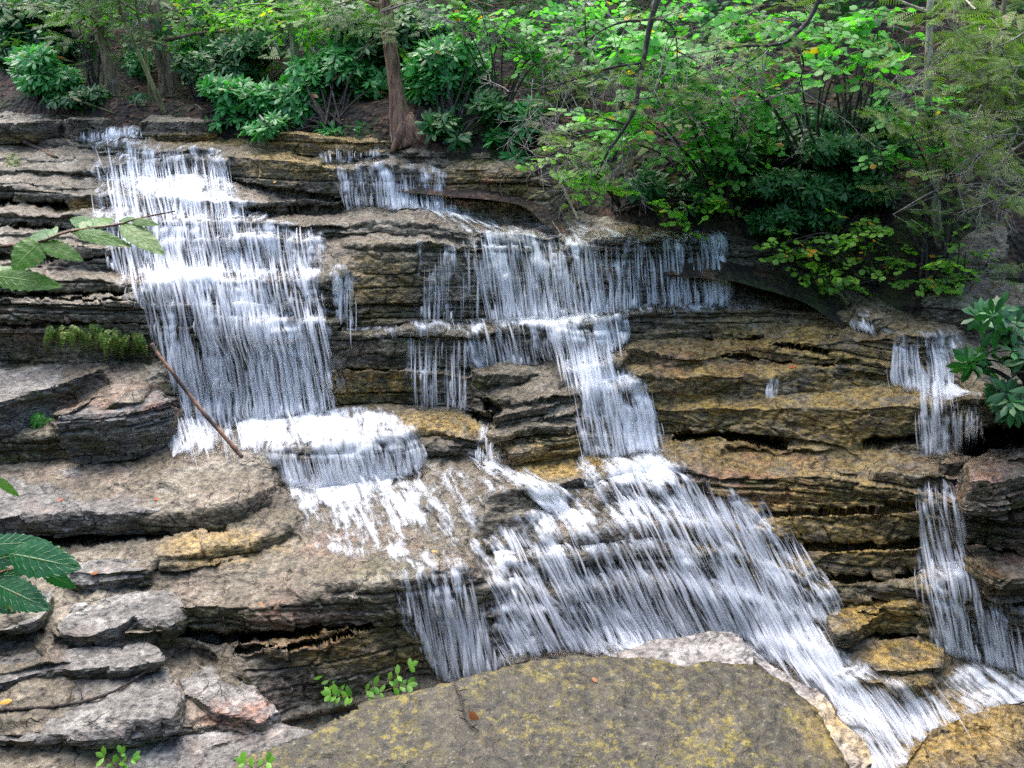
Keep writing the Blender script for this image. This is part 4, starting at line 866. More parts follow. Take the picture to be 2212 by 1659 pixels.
tree('faint brown trunk deep in the shade of the right woods', [(1742,330),(1740,200),(1746,60),(1750,-40)], 300, 16, 'barkred', seed=13, t=3.0)
for i, (u, t_, w_) in enumerate([(60,4.5,22),(130,7,20),(455,4.2,11),(430,8,26),(520,6,18),(720,6.5,24),(900,5.5,18),(1100,4.6,20),(1300,5,24),(1480,6,20),(1620,4,16),(1850,4.5,22),(1920,6,16),(2090,5,20)]):
    b = bank_point(u, t_); uu, vv = proj(b); lean_ = rng.normal(0, 14)
    tree('dim trunk deep in the shaded woods behind the shrubs', [(u, float(vv)), (u+lean_*.5, float(vv)-120), (u+lean_, float(vv)-300)], float(vv), w_, 'bark' if i % 2 else 'barkred', t=t_, seed=20+i, extra=2.0, group='dim trunks deep in the woods', limbs=5, dense=70)
# ---- shrubs and saplings
EV = 'evergreen shrubs on the far bank'
shrub('evergreen_shrub', 'rounded bright evergreen shrub at the far left above the dark bank', 'shrub', [(95,165,62,44),(60,140,50,30)], bankY(90)+.35, .5, 'rho', base=(100,215), group=EV, size=.12)
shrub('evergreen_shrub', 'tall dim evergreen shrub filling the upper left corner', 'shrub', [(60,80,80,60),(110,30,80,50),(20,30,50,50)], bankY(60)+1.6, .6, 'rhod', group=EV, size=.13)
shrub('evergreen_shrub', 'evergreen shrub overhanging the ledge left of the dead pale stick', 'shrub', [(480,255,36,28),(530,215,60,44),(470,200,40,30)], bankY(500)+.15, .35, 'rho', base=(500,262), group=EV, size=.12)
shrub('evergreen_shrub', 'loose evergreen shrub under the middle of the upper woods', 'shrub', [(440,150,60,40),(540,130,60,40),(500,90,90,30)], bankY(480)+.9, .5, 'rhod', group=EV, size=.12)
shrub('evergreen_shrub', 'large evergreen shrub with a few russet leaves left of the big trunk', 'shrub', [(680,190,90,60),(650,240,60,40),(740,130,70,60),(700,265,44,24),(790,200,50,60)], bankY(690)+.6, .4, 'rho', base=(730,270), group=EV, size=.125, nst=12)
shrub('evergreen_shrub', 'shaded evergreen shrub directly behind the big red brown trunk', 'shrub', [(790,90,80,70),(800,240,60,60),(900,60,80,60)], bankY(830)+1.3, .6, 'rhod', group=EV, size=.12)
shrub('evergreen_shrub', 'big glossy evergreen shrub right of the big red brown trunk', 'shrub', [(960,170,90,70),(920,110,60,50),(1030,130,70,60),(990,235,70,30),(905,255,24,20)], bankY(960)+.75, .4, 'rho', base=(970,290), group=EV, size=.13, nst=12)
shrub('evergreen_shrub', 'low dark evergreen shrub in the hollow right of the trunk roots', 'shrub', [(960,275,60,28),(1060,240,50,30)], bankY(980)+.15, .3, 'rhod', base=(980,312), group=EV, size=.13)
shrub('evergreen_shrub', 'evergreen sprig hanging beside the mossy red rock face', 'shrub', [(1090,290,30,18),(1110,340,26,22),(1140,250,40,30)], bankY(1100)+.1, .25, 'rho', base=(1130,330), group=EV, size=.13)
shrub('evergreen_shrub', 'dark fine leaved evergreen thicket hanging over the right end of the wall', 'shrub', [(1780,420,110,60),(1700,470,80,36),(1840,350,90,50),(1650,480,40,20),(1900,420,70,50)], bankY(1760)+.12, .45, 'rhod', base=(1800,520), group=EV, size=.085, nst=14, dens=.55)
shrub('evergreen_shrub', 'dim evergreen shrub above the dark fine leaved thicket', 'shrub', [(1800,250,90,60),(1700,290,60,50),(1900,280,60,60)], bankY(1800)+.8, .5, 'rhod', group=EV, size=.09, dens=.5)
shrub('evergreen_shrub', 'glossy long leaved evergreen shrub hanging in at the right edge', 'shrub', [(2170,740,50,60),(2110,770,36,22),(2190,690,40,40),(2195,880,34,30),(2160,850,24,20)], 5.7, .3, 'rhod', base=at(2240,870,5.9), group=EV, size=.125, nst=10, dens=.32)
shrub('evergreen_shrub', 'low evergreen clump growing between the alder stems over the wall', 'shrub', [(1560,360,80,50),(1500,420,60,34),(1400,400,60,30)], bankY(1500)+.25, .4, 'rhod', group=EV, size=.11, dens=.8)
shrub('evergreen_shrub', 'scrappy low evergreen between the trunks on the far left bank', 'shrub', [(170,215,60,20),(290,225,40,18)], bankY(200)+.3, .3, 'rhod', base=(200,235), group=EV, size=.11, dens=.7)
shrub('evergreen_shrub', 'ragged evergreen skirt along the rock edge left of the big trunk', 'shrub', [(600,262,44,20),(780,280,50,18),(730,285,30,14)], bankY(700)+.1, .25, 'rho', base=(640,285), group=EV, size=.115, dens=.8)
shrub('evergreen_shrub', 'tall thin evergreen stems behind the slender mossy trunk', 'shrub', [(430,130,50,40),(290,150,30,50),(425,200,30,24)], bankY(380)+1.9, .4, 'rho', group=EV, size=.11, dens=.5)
# witch hazel like broad round leaved shrubs
RD = 'round leaved shrubs leaning over the falls'
Yh = bankY(1450)
shrub('round_leaved_shrub', 'large round leaved shrub spreading over the centre right of the bank', 'shrub', [(1480,190,170,80),(1600,260,120,60),(1350,280,110,60),(1560,340,110,44),(1440,100,170,60)], Yh-.2, .45, 'hazel', 'round', dens=.95, size=.085, base=(1560,470), group=RD, nst=16, length=.26)
shrub('round_leaved_shrub', 'round leaved bough with pale tips reaching right under the dark limb', 'shrub', [(1700,190,120,36),(1640,120,110,50),(1800,110,90,40),(1890,140,70,40)], Yh-.5, .35, 'hazel', 'round', dens=.85, size=.085, base=(1760,430), group=RD, nst=10, length=.26)
shrub('round_leaved_shrub', 'yellowing round leaved shrub drooping over the end of the middle wall', 'shrub', [(1760,540,90,44),(1850,500,70,40),(1830,600,70,34),(1930,560,60,50),(1700,520,40,26),(1960,640,50,26)], bankY(1830)-.15, .35, 'yellowing', 'round', dens=.75, size=.062, base=(1880,640), group=RD, nst=14, length=.2)
shrub('round_leaved_shrub', 'round leaved spray trailing down to the veil lip', 'shrub', [(1290,390,80,34),(1230,350,60,40),(1460,440,50,24),(1560,430,70,30),(1470,478,20,14)], Yh-.25, .3, 'bright', 'round', dens=.8, size=.07, base=(1340,460), group=RD, nst=8, length=.2)
shrub('round_leaved_shrub', 'green round leaved sapling in front of the right trunks', 'shrub', [(2000,230,80,50),(2040,330,50,50),(1930,330,60,40)], bankY(1990)+.2, .35, 'hazel', 'round', dens=.6, size=.07, base=(2000,600), group=RD, nst=7, length=.22)
shrub('round_leaved_shrub', 'small leafy sapling at the foot of the pale right trunk', 'shrub', [(2060,560,60,50),(2090,640,50,26),(2010,610,40,40)], bankY(2040)-.05, .3, 'yellowing', 'round', dens=.6, size=.06, base=(2030,655), group=RD, nst=7, length=.18)
# high leafy canopies at the top edge
CN = 'leafy saplings filling the top of the woods'
for lab, bl, dy, mat, kd, sz, dn in [
 ('bright green sapling top at the upper left', [(220,30,90,30),(160,20,40,30)], .7, 'bright', 'oval', .085, .9),
 ('bright green beech sapling above the leaning brown trunk', [(440,40,90,34),(420,85,40,24),(490,90,60,20)], 1.9, 'bright', 'oval', .085, .9),
 ('yellow green sapling around the pale mottled trunk', [(540,50,60,50),(690,50,60,40),(580,110,50,20)], 1.7, 'bright', 'oval', .10, .8),
 ('soft green sapling at the top left of the big trunk', [(720,50,70,40),(790,30,60,30)], .8, 'hazel', 'oval', .09, .9),
 ('green sapling crown at the top centre right of the trunk', [(1080,60,90,50),(1180,110,80,50),(1010,40,60,30)], .3, 'hazel', 'round', .08, .9),
 ('dense green sapling crown along the top right of centre', [(1300,50,120,50),(1500,30,120,40),(1620,40,90,40)], .3, 'hazel', 'round', .08, .9),
 ('green leafy sapling below the top right corner', [(1800,50,90,44),(1900,60,70,50)], .5, 'hazel', 'round', .075, .8),
 ('feathery green conifer sapling behind the right of centre shrubs', [(1180,200,80,60),(1270,180,70,50)], .7, 'hem', 'needle', .16, .8),
]:
    shrub('sapling', lab, 'sapling', bl, bankY(bl[0][0])+dy, .45, mat, kd, dn, sz, group=CN, length=.26, nst=7)
HM = 'feathery conifer boughs at the right'
for lab, bl, dy, sz, hb in [
 ('feathery olive conifer bough in the upper right corner', [(2130,90,90,50),(2190,40,60,40)], -.2, .16, (2138,60)),
 ('sparse olive conifer bough crossing the right trunks', [(2100,260,110,50),(2000,400,70,60),(2170,340,60,50)], -.1, .15, (2128,300)),
 ('low feathery conifer bough over the mossy right boulder', [(2060,430,80,50),(2120,560,70,40),(1960,470,60,40)], .0, .14, (2128,400)),
 ('dim conifer bough behind the dark fine leaved thicket', [(1930,180,70,70),(1870,230,60,60)], .9, .16, (1930,100))]:
    shrub('conifer_bough', lab, 'conifer', bl, bankY(min(bl[0][0], 2000))+dy, .35, 'hemo' if 'olive' in lab else 'hem', 'needle', .62, sz, group=HM, length=.3, nst=4, barkm='greytwig', r0=.008, base=at(*hb, bankY(min(bl[0][0], 2000))+dy+.2))
# a far wood that reads as one mass
mb = MB()
for u in np.arange(-380, 2600, 40):
    for t_ in (2.0, 3.2, 4.6, 7.0, 10.0):
        b = bank_point(u+rng.normal(0, 20), t_); n = 15
        C = b+rng.normal(0, 1, (n, 3))*[.5, .45, .1]+np.stack([np.zeros(n), np.zeros(n), rng.uniform(.15, 1.5+.16*t_, n)], -1)
        (whorls if rng.random() < .6 else lambda m, c, d, s: sprays(m, c, d, s*.85, T_OVAL, 6, None, .35))(mb, C, rand_dir(n), .17 if t_ > 6 else .14)
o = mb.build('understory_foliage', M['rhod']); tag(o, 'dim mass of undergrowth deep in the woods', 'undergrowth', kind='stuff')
# unseen foliage added beside and behind the viewer to cut low sky light
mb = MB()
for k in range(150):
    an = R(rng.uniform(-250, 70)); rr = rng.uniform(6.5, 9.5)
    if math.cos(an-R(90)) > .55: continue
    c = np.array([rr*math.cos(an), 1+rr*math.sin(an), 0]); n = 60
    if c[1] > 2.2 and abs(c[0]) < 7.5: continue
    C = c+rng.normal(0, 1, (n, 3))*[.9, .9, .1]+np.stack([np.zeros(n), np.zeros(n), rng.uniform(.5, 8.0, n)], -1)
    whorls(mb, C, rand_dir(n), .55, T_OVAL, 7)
o = mb.build('sky_blocking_woods', M['rhod']); tag(o, 'unseen ring of foliage added around the viewpoint to block low sky light', 'woods', kind='stuff')
# litter on the bank
n = 5200; uu = rng.uniform(-200, 2480, n); t_ = rng.uniform(0.05, 4.5, n)**1.2; 
C = np.stack([bank_point(a, b) for a, b in zip(uu, t_)])+[0, 0, .015]; mb = MB(); leaves(mb, C, rand_dir(n)*[1, 1, .15], np.array([0, 0, 1])+.3*rng.normal(size=(n, 3)), rng.uniform(.05, .09, n), T_OVAL)
o = mb.build('leaf_litter', M['litterleaf']); tag(o, 'russet fallen leaves strewn over the shaded bank', 'leaf litter', kind='stuff')
# ---------------------------------------------------------------- bedrock mesh
och, mos, red = tints(UU, VV)
WET = np.zeros_like(UU)
try: WET = wet_map(UU, VV)
except NameError: pass
idx = np.arange(nR*nC).reshape(nR, nC)
keepv = VV > edge_v(UU)-16
kf = keepv[:-1, :-1] & keepv[1:, 1:] & keepv[:-1, 1:] & keepv[1:, :-1]
F = np.stack([idx[:-1, :-1], idx[1:, :-1], idx[1:, 1:], idx[:-1, 1:]], -1)[kf]
used = np.zeros(nR*nC, bool); used[F.ravel()] = True; rem = np.cumsum(used)-1
sel = lambda A: A.reshape(nR*nC, -1)[used].squeeze()
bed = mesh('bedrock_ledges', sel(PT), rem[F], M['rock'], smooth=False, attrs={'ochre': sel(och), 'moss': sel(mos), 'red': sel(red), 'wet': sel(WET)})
tag(bed, kind='structure')
# ---------------------------------------------------------------- sticks, ferns, near leaves: placed on what is already there
bpy.context.view_layer.update(); DG = bpy.context.evaluated_depsgraph_get()
SOLID = ('bedrock', 'rock_slab', 'boulder', 'wooded')
def hit(u, v, off=.01):
    a, b = ray(u, v); d = Vector((float(a), 1.0, float(b))).normalized(); o = Vector((0, 0, CZ))
    for _ in range(60):
        ok, loc, nrm, idx, ob, mt = S.ray_cast(DG, o, d)
        if not ok: return at(u, v, 6.0)
        if ob.name.startswith(SOLID): return np.array(loc)-np.array(d)*off
        o = loc+d*.002
    return np.array(loc)
def thing1(mb, name, mat, label, cat, group=None, smooth=True):
    o = mb.build(name, mat, smooth=smooth); recenter(o); tag(o, label, cat, group); return o
def lay(pts, r0, r1, off=.012, n=30, jag=.003, rough=.15, ns=8):
    p = np.array([hit(u, v, off) for u, v in smoothline(np.array(pts, float), n)])
    for _ in range(6): p[1:-1] = (p[:-2]+2*p[1:-1]+p[2:])/4
    p = p+np.cumsum(rng.normal(0, jag*.25, p.shape), 0)
    return tube(p, np.linspace(r0, r1, len(p)), ns, True, rough, 5), p
ST = 'sticks and branches lying about the rocks'
# leaning stick
b_ = hit(522, 986); t_ = at(328, 742, b_[1]+.25)
p = smoothline([b_, at(470, 926, b_[1]+.05), at(430, 880, b_[1]+.1), at(372, 804, b_[1]+.17), at(345, 770, b_[1]+.2), t_], 40)
V, F = tube(p, np.linspace(.017, .013, len(p)), 10, True, .18, 2); mb = MB(); mb.add(V, F); thing1(mb, 'leaning_stick', M['stick'], 'long half peeled stick leaning from the slab tip up against the main fall', 'stick', ST)
mb = MB()
(VF, p) = lay([(-30,1535),(90,1529),(190,1515),(250,1492),(310,1455),(375,1415),(442,1386)], .013, .004); mb.add(*VF)
for a, c in (((148,1522),(162,1474)),((178,1517),(171,1488)),((300,1461),(316,1380)),((372,1418),(410,1388))):
    q0 = hit(*a); q1 = hit(*c)+[0, -.02, .03]; V, F = tube(smoothline([q0, (q0+q1)/2+[.01, 0, .02], q1], 8), np.linspace(.006, .002, 9)[:len(smoothline([q0, (q0+q1)/2, q1], 8))], 5); mb.add(V, F)
thing1(mb, 'fallen_branch', M['branch'], 'thin dark fallen branch with side twigs across the lower left rocks', 'branch', ST)
for pts, r, lab, mt in [
 ([(52,306),(90,324),(124,341)], .022, 'short brown log end on the upper left ledges', 'stick'),
 ([(542,222),(560,248),(588,284)], .014, 'pale dead stick slanting under the evergreen at the top', 'greytwig'),
 ([(482,1332),(486,1360),(489,1396)], .006, 'short rusty stick standing beside the dark hollow at lower left', 'stick'),
 ([(1214,400),(1232,440),(1250,476)], .016, 'pale leaning stem at the left end of the shadowed bank', 'barkpale'),
 ([(2066,1090),(2080,1030),(2116,998),(2176,974)], .008, 'dark curved branch arching over the gully at the right', 'twig'),
 ([(1738,545),(1770,581),(1801,615),(1833,660)], .022, 'mossy leaning stem touching down at the end of the wall', 'barkmoss'),
 ([(140,205),(190,225),(250,246)], .014, 'mossy fallen stick on the dark bank at the far left', 'barkmoss')]:
    mb = MB(); VF, _ = lay(pts, r, r*.6, off=r*1.2, n=16); mb.add(*VF); thing1(mb, 'stick', M[mt], lab, 'stick', ST)
mb = MB()
for a in ([(402,243),(418,228),(416,214)], [(436,238),(424,224),(418,228)]):
    VF, _ = lay(a, .008, .004, off=.05, n=8); mb.add(*VF)
thing1(mb, 'forked_twig', M['barkpale'], 'small pale forked twig on the litter at upper left', 'twig', ST)
mb = MB(); VF, p = lay([(983,1478),(996,1505),(1004,1540),(1012,1562),(1034,1580)], .008, .003, off=.02); mb.add(*VF)
for k in range(5):
    q = p[4+5*k]; e = q+np.array([rng.normal(0, .03), -.02, .03]); V, F = tube([q, e], [.004, .002], 4); mb.add(V, F)
root = empty('dry_twig', p[0], 'curled dark twig with a dried red leaf on the foreground boulder', 'twig', ST)
child(mb.build('stem', M['twig']), root); mb = MB(); q = hit(1012, 1535, .05); leaves(mb, [q, q+[.01, 0, -.03]], [[.5, -.3, -.5], [-.2, -.3, -.9]], [[0, -.8, .5], [.5, -.8, .2]], [.085, .06], T_OVAL); child(mb.build('dried_leaf', M['dead']), root)
# fallen leaves
for u, v, s_, mt, lab in [(340,1080,.05,'red','red fallen leaf on the large flat slab'),(136,1076,.055,'red','red fallen leaf near the left end of the large flat slab'),(28,1512,.075,'yellow','orange fallen leaf on the rock at the lower left edge'),(591,392,.07,'yellow','orange leaf lying on the upper ledge below the mossy block'),(735,430,.07,'dead','brown leaf on the ledge left of the upper veil'),(1758,905,.07,'dead','orange leaf on the face of the brown right ledges'),(1720,793,.05,'red','red leaf on the brown right ledges'),(214,1236,.06,'dead','russet leaf on the small block below the ochre slab'),(1278,1463,.04,'dead','tiny brown leaf on the foreground boulder top'),(676,1561,.13,'dead','curled tan leaf in the crack left of the boulder'),(345,203,.10,'yellow','pale orange leaf at the foot of the leaning brown trunk'),(560,1300,.05,'dead','small brown leaf on the long slab at lower left'),(930,1190,.05,'yellow','yellow leaf stuck on the wet middle shelf')]:
    mb = MB(); q = hit(u, v, .012); leaves(mb, [q], [[rng.normal(), rng.normal()*.6, .05]], [[rng.normal(0, .2), -.45, .9]], [s_*1.1], T_OVAL); thing1(mb, 'fallen_leaf', M['yellowing_leaf' if mt == 'x' else ('red' if mt == 'red' else 'dead' if mt == 'dead' else 'gold')], lab, 'leaf', 'fallen leaves on the rocks', False)
# ferns
def fern(label, spots, L, n, droop, off=.03, mat='fern'):
    mb = MB(); base = None
    for (u, v) in spots:
        q = hit(u, v, off); base = q if base is None else base
        for k in range(n):
            an = rng.normal(0, .9); l = L*rng.uniform(.6, 1.15); d0 = unit(np.array([math.sin(an)*.8, -.75, .55*rng.random()]))
            tt = np.linspace(0, 1, 14)[:, None]; c = q+rng.normal(0, .03, 3)+d0*l*.55*tt*(1-.3*tt)+np.array([0, 0, -1.0])*l*droop*tt**1.7
            c = c+np.cumsum(rng.normal(0, .002, (14, 3)), 0); V, F = tube(c, np.linspace(.0022, .0008, 14), 3, False); mb.add(V, F)
            tg = unit(np.gradient(c, axis=0)); sd = unit(np.cross(tg, [0, -.6, .8]))
            for sg in (-1, 1):
                for rep in (0,):
                    cc = c[1:]+rep*(np.r_[c[2:], c[-1:]]-c[1:])
                    leaves(mb, cc, sg*sd[1:]+.45*tg[1:], np.cross(tg[1:], sd[1:])*-1+.2*rng.normal(size=(13, 3)), l*.13*np.sin(np.linspace(.45, 1, 13)*math.pi)**.7+.006, T_NARROW if l > .25 else T_OVAL)
    o = thing1(mb, 'fern', M[mat], label, 'fern', 'ferns hanging from the ledges', False); return o
fern('wide row of green ferns hanging from the left ledge', [(110,712),(130,706),(150,708),(172,708),(190,708),(205,712)], .30, 5, .75)
fern('second row of drooping ferns next to the main fall', [(222,718),(240,716),(262,720),(282,722),(300,724)], .27, 5, .8)
fern('small fern hanging from the side of the rusty topped slab', [(84,893),(92,900)], .28, 7, .8, mat='hazel')
fern('yellow green fern tuft beside the big dark leaves', [(110,1190),(130,1195)], .16, 9, .8)
fern('mossy fern tuft at the left end of the upper ledges', [(16,352),(30,350)], .16, 9, .6)
def veined(name, c1, c2, rough, trans):
    t = NT(name); P = t.n('NewGeometry').outputs['Position']; x = t.math('ABSOLUTE', t.attr('across')); y = t.attr('along')
    sv = t.math('FRACT', t.math('SUBTRACT', t.math('MULTIPLY', y, 8.0), t.math('MULTIPLY', x, 1.6)))
    vn_ = t.math('MAXIMUM', t.step(x, .07, .02), t.math('MULTIPLY', t.step(t.math('ABSOLUTE', t.math('SUBTRACT', sv, .5)), .10, .03), .8))
    col = t.mix(t.noise(P, 30, 4, .7), c1, c2); col = t.mix(t.math('MULTIPLY', vn_, .28), col, t.mix(.5, c2, (.5, .6, .2)))
    col = t.mix(t.step(t.noise(P, 45, 3), .66, .72), col, (.20, .11, .02))
    b_ = t.n('Bump', {'Strength': .5, 'Distance': .004, 'Height': t.math('SUBTRACT', t.noise(P, 70, 2), vn_)}).outputs[0]
    b = t.n('BsdfPrincipled', {'Base Color': col, 'Roughness': rough, 'Normal': b_}); tr = t.n('BsdfTranslucent', {'Color': t.mix(1.0, col, (1.3, 1.8, .5), 'MULTIPLY')})
    t.put(t.out.inputs[0], t.n('MixShader', {0: trans, 1: b, 2: tr})); return t.m
M['fore'] = veined('broad_near_leaf', (.03, .11, .005), (.10, .22, .012), .4, .38); M['foredark'] = veined('broad_dark_leaf', (.008, .06, .020), (.025, .15, .045), .32, .25)
# near leaves at the left edge: toothed broad leaves
def broad_leaf(base, tip, wd, nrm, curl=.15, teeth=9):
    base = np.asarray(base, float); tip = np.asarray(tip, float); ax = tip-base; L = np.linalg.norm(ax); ax /= L; sd = unit(np.cross(nrm, ax)); up = np.cross(ax, sd)
    n = teeth*2; V = []; rows = []
    for i in range(n+1):
        f = i/n; w_ = wd*(math.sin(math.pi*min(1, f**.75))**.8+.02)*(1.10 if i % 2 else .93)*(1 if f < .97 else .3)
        c = base+ax*L*f+up*(-curl*L*f*f)
        row = []
        for s_ in (-1, -.5, 0, .5, 1):
            z = .10*wd*(abs(s_)*2)**1.2-.28*wd*s_*s_+.05*wd*math.sin(i*1.57)*abs(s_)
            row.append(c+sd*w_*s_+up*z+ax*(.10*L*abs(s_)*f))
        rows.append(row)
    A = np.array([[ (i_/n, s_) for s_ in (-1, -.5, 0, .5, 1)] for i_ in range(n+1)]).reshape(-1, 2)
    V = np.array(rows).reshape(-1, 3); i = np.arange(n)[:, None]*5; j = np.arange(4)[None]
    return V, np.stack([i+j, i+j+1, i+j+6, i+j+5], -1).reshape(-1, 4), A
def near_branch(label, stem, lv, Y, mat, r=.004, stem_mat='barkred', name='leafy_branch'):
    P = smoothline([at(u, v, Y+dy) for u, v, dy in stem], 24); root = empty(name, P[0], label, 'branch', 'leafy branches reaching in at the left')
    V, F = tube(P, np.linspace(r, r*.4, len(P)), 6); child(mesh('stem', V, [np.asarray(f) for f in F], M[stem_mat], smooth=True), root)
    for (u0, v0, u1, v1, w_, dy, tilt) in lv:
        a = at(u0, v0, Y); b = at(u1, v1, Y+dy); nn = unit(np.array([tilt, -.75, .66])); V, F, A = broad_leaf(a, b, w_*Y/FP, nn)
        child(mesh('leaf', V, F, M[mat], smooth=True, attrs={'along': A[:, 0], 'across': A[:, 1]}), root)
near_branch('slender branch with toothed green leaves reaching in across the left ledges', [(-60,540,0),(0,533,0),(82,523,0),(150,500,0),(253,485,0),(294,473,0),(378,456,.0)],
 [(88,522,30,572,34,-.05,.2),(90,523,166,552,20,-.03,.2),(70,524,20,556,26,.02,-.2),(100,518,50,500,18,.1,.1),(110,512,118,484,10,.05,0),(160,500,262,518,17,-.06,.1),(180,497,212,470,20,.06,.2),(205,492,140,462,16,.1,-.2),(195,490,240,460,20,.1,.2),(262,484,338,530,24,-.08,.3),(284,476,332,480,10,-.03,.1),(292,474,250,470,8,.05,.1),(120,510,60,495,14,.08,0),(150,500,236,500,12,.05,0)], 1.9, 'fore')
near_branch('lower toothed green leaf poking in at the left edge', [(-80,590,0),(-30,592,0),(4,594,0)], [(-20,596,106,606,26,-.05,.0),(-25,592,38,572,16,.06,0),(-30,590,-2,616,20,0,0)], 1.9, 'fore')
near_branch('single narrow leaf tip at the left edge over the large slab', [(-60,1020,0),(-20,1030,0),(0,1036,0)], [(-12,1030,34,1068,10,-.02,0)], 2.0, 'fore')
near_branch('cluster of big dark glossy leaves at the lower left edge', [(-60,1260,.05),(-10,1240,.03),(40,1226,0)], [(-40,1180,96,1166,26,.08,.1),(20,1196,148,1220,44,-.05,.0),(-40,1216,60,1190,24,.05,.1),(-10,1262,84,1306,38,-.08,.1),(90,1232,160,1268,18,.02,.2),(-40,1250,40,1240,26,.03,0),(-30,1290,20,1318,20,-.05,0)], 2.0, 'foredark', r=.006)
# bright seedling on the boulder
def seedling(label, base_uv, lines, size, n, off=.01, mat='bright', raise_=.05):
    b = hit(*base_uv, off); root = empty('seedling', b, label, 'seedling', 'bright seedlings in the foreground'); sm = MB(); lm = MB()
    for ln_ in lines:
        P = smoothline([b]+[at(u, v, b[1]+dy) for u, v, dy in ln_], 16); V, F = tube(P, np.linspace(.0035, .0012, len(P)), 5); sm.add(V, F)
        idx = np.linspace(len(P)*.35, len(P)-1, n).astype(int); tg = unit(np.gradient(P, axis=0))[idx]
        for s_ in (-1, 1):
            sd = unit(np.cross(tg, [0, -.35, .9])); D = .6*tg+s_*sd*.8+.15*rng.normal(size=tg.shape)+[0, -.2, 0]
            leaves(lm, P[idx], D, np.array([0, -.45, .85])+.25*rng.normal(size=tg.shape), size*rng.uniform(.75, 1.15, n), tpl(.23, .24, .14, .06))
        leaves(lm, P[-1:], tg[-1:], [[0, -.5, .85]], [size], tpl(.23, .24, .14, .06))
    child(sm.build('stem', M['barkred']), root); child(lm.build('leaves', M[mat]), root)
seedling('bright green seedling growing from the left shoulder of the foreground boulder', (772,1528), [[(790,1492,0),(840,1470,0),(884,1440,.0)],[(800,1505,-.03),(850,1486,-.05),(880,1480,-.06)],[(752,1500,0),(720,1478,0),(700,1456,.02)],[(760,1505,-.05),(735,1505,-.08),(715,1500,-.1)]], .075, 5)
seedling('small green seedling at the bottom edge left of the boulder', (255,1660), [[(240,1645,0),(225,1636,0)],[(270,1645,0),(285,1640,0)],[(258,1640,.0),(262,1628,0)]], .06, 2)
seedling('tiny green seedling at the bottom edge on the boulder skirt', (552,1662), [[(540,1655,0),(528,1648,0)],[(562,1654,0),(576,1646,0)]], .05, 2)
# bare hemlock limbs hanging in front of the round leaved shrubs
def twiggy(mb, p, d, L, r, depth):
    n = 6; pts = [p]; dd = d
    for _ in range(n):
        dd = unit(dd+rng.normal(0, .16, 3)+[0, 0, -.03]); pts.append(pts[-1]+dd*L/n)
    V, F = tube(np.array(pts), np.linspace(r, r*.45, n+1), 4 if depth < 2 else 5, False); mb.add(V, F)
    if depth <= 0: return
    for k in range(4 if depth > 1 else 3):
        i = int(rng.integers(2, n+1)); sd = unit(np.cross(dd, [0, -.3, 1]))*(1 if k % 2 else -1)
        twiggy(mb, pts[i], unit(dd*.8+sd*rng.uniform(.4, .9)+rng.normal(0, .15, 3)), L*rng.uniform(.4, .65), r*.55, depth-1)
def bare_limb(label, main, Y, r0, r1, sides, ntw, mat_main='twig', mat_tw='greytwig', sp=0, spray_mat='hemo'):
    P = smoothline([at(u, v, Y+dy) for u, v, dy in main], 40); root = empty('bare_limb', P[0], label, 'branch', 'bare conifer limbs hanging over the falls')
    V, F = tube(P, np.linspace(r0, r1, len(P)), 9, True, .15, 4); child(mesh('limb', V, F, M[mat_main], smooth=True), root)
    sb = MB(); tb = MB(); lf = MB(); allp = []
    for pts, ra, rb in sides:
        Q = smoothline([at(u, v, Y+dy) for u, v, dy in pts], 24); V, F = tube(Q, np.linspace(ra, rb, len(Q)), 6, True, .12, 6); sb.add(V, F); allp.append(Q)
    for Q in allp+[P[len(P)//2:]]:
        for k in range(ntw):
            i = int(rng.integers(2, len(Q))); tg = unit(Q[min(i+1, len(Q)-1)]-Q[i-1]); sd = unit(np.cross(tg, [0, -1, .2]))*rng.choice([-1, 1])
            twiggy(tb, Q[i], unit(tg*.7+sd*.8+rng.normal(0, .3, 3)*[1, .8, .6]), rng.uniform(.18, .5), .0042, 2)
            if sp and rng.random() < sp:
                C = Q[i]+rng.normal(0, .1, (7, 3)); sprays(lf, C, np.repeat(tg[None], 7, 0), .1, T_SPRAY, 4, None, .2)
    if sb.n: child(sb.build('side_limbs', M[mat_main], smooth=True), root)
    child(tb.build('twigs', M[mat_tw]), root)
    if lf.n: child(lf.build('needles', M[spray_mat]), root)
YL = bankY(1400)-1.0
bare_limb('dark curving limb hanging down from the top edge right of centre', [(1428,-40,0),(1420,0,0),(1405,50,0),(1388,140,-.05),(1370,235,-.1),(1340,290,-.1),(1312,330,-.1),(1290,378,-.1)], YL, .026, .007,
 [([(1404,42,0),(1345,48,.1),(1290,72,.2),(1210,136,.3),(1140,176,.4)], .011, .003), ([(1404,42,0),(1440,46,-.1),(1460,80,-.1),(1463,150,-.1)], .010, .004), ([(1384,136,-.05),(1320,146,0),(1270,162,.1),(1180,188,.1),(1084,200,.2)], .012, .003), ([(1368,216,-.1),(1440,204,0),(1490,180,.1)], .007, .002),
  ([(1355,268,-.1),(1290,252,0),(1220,235,.1),(1150,230,.1)], .008, .002), ([(1350,280,-.1),(1290,280,0),(1230,300,0),(1170,262,.1),(1090,252,.1)], .008, .002), ([(1322,312,-.1),(1270,340,0),(1220,330,0),(1160,318,.1)], .007, .002), ([(1300,350,-.1),(1250,372,0),(1210,360,0)], .005, .002), ([(1462,110,-.1),(1500,130,-.1),(1560,165,0)], .007, .002)], 7, sp=.3)
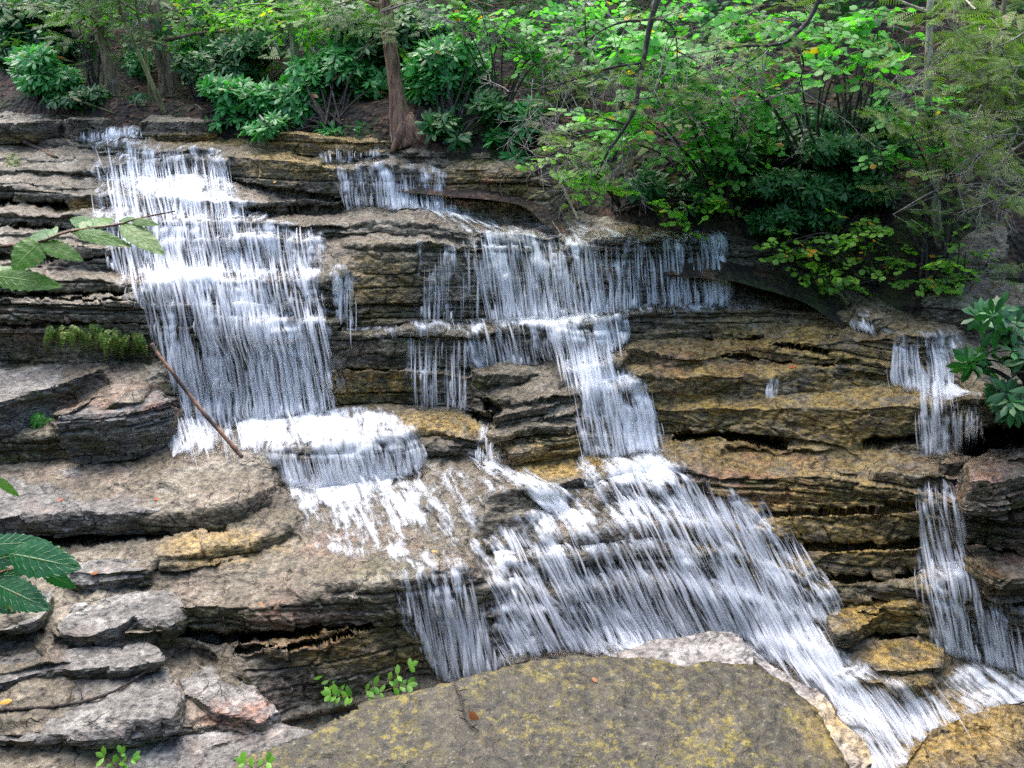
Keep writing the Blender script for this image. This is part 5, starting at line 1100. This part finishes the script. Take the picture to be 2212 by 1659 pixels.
bare_limb('dark limb bending in from the top edge at the right of centre', [(1782,-40,0),(1768,0,0),(1746,44,0),(1702,88,0),(1661,98,0),(1603,99,.05),(1540,108,.1)], YL-.1, .022, .006,
 [([(1706,86,0),(1734,126,0),(1730,170,.1),(1716,200,.1)], .010, .004), ([(1668,98,0),(1640,120,0),(1590,150,.1),(1546,166,.1)], .006, .002), ([(1740,55,0),(1690,30,.1),(1620,26,.1)], .006, .002)], 5, sp=.15)
bare_limb('pale bare twigs crossing in front of the big trunk top', [(990,-30,0),(930,-5,0),(870,10,0),(800,34,0),(735,62,.05)], bankY(860)-.3, .010, .003,
 [([(900,0,0),(912,30,0),(935,66,0)], .006, .002), ([(1000,-10,0),(1050,30,0),(1075,80,.1)], .006, .002)], 4, 'greytwig')
bare_limb('bare drooping twigs over the far right trunks', [(2260,40,0),(2180,90,0),(2110,112,0),(2030,118,0)], bankY(2100)-.6, .010, .003,
 [([(2240,140,0),(2160,150,0),(2080,190,0)], .006, .002), ([(2260,300,0),(2180,290,0),(2100,310,0)], .006, .002), ([(2260,430,0),(2200,420,0),(2150,440,.1)], .006, .002)], 7, 'greytwig', sp=.5)
# ---------------------------------------------------------------- light
wd = bpy.data.worlds.new('World'); S.world = wd; wd.use_nodes = True
nt = wd.node_tree; nt.nodes.clear()
wo = nt.nodes.new('ShaderNodeOutputWorld'); bg = nt.nodes.new('ShaderNodeBackground'); sk = nt.nodes.new('ShaderNodeTexSky')
SUN_EL, SUN_AZ = 62, 335       # azimuth measured clockwise from +Y
sk.sky_type = 'NISHITA'; sk.sun_disc = False; sk.sun_elevation = R(SUN_EL); sk.sun_rotation = R(SUN_AZ); sk.air_density = 1.0; sk.dust_density = 3.0; sk.ozone_density = 1.0
bg.inputs[1].default_value = .12
nt.links.new(sk.outputs[0], bg.inputs[0]); nt.links.new(bg.outputs[0], wo.inputs[0])
sun = bpy.data.lights.new('sun', 'SUN'); sun.energy = 1.1; sun.angle = R(70); sun.color = (1, .96, .90)
so = bpy.data.objects.new('sun', sun); COL.objects.link(so); so.location = (0, 0, 30)
dv_ = Vector((math.sin(R(SUN_AZ))*math.cos(R(SUN_EL)), math.cos(R(SUN_AZ))*math.cos(R(SUN_EL)), math.sin(R(SUN_EL))))
so.rotation_euler = dv_.to_track_quat('Z', 'Y').to_euler()
S.view_settings.view_transform = 'Standard'; S.view_settings.look = 'None'; S.view_settings.gamma = 1; S.view_settings.use_curve_mapping = False
S.view_settings.exposure = 2.4
S.cycles.transparent_max_bounces = 40; S.cycles.max_bounces = 6; S.cycles.diffuse_bounces = 3; S.cycles.glossy_bounces = 2; S.cycles.transmission_bounces = 3
S.cycles.use_denoising = False
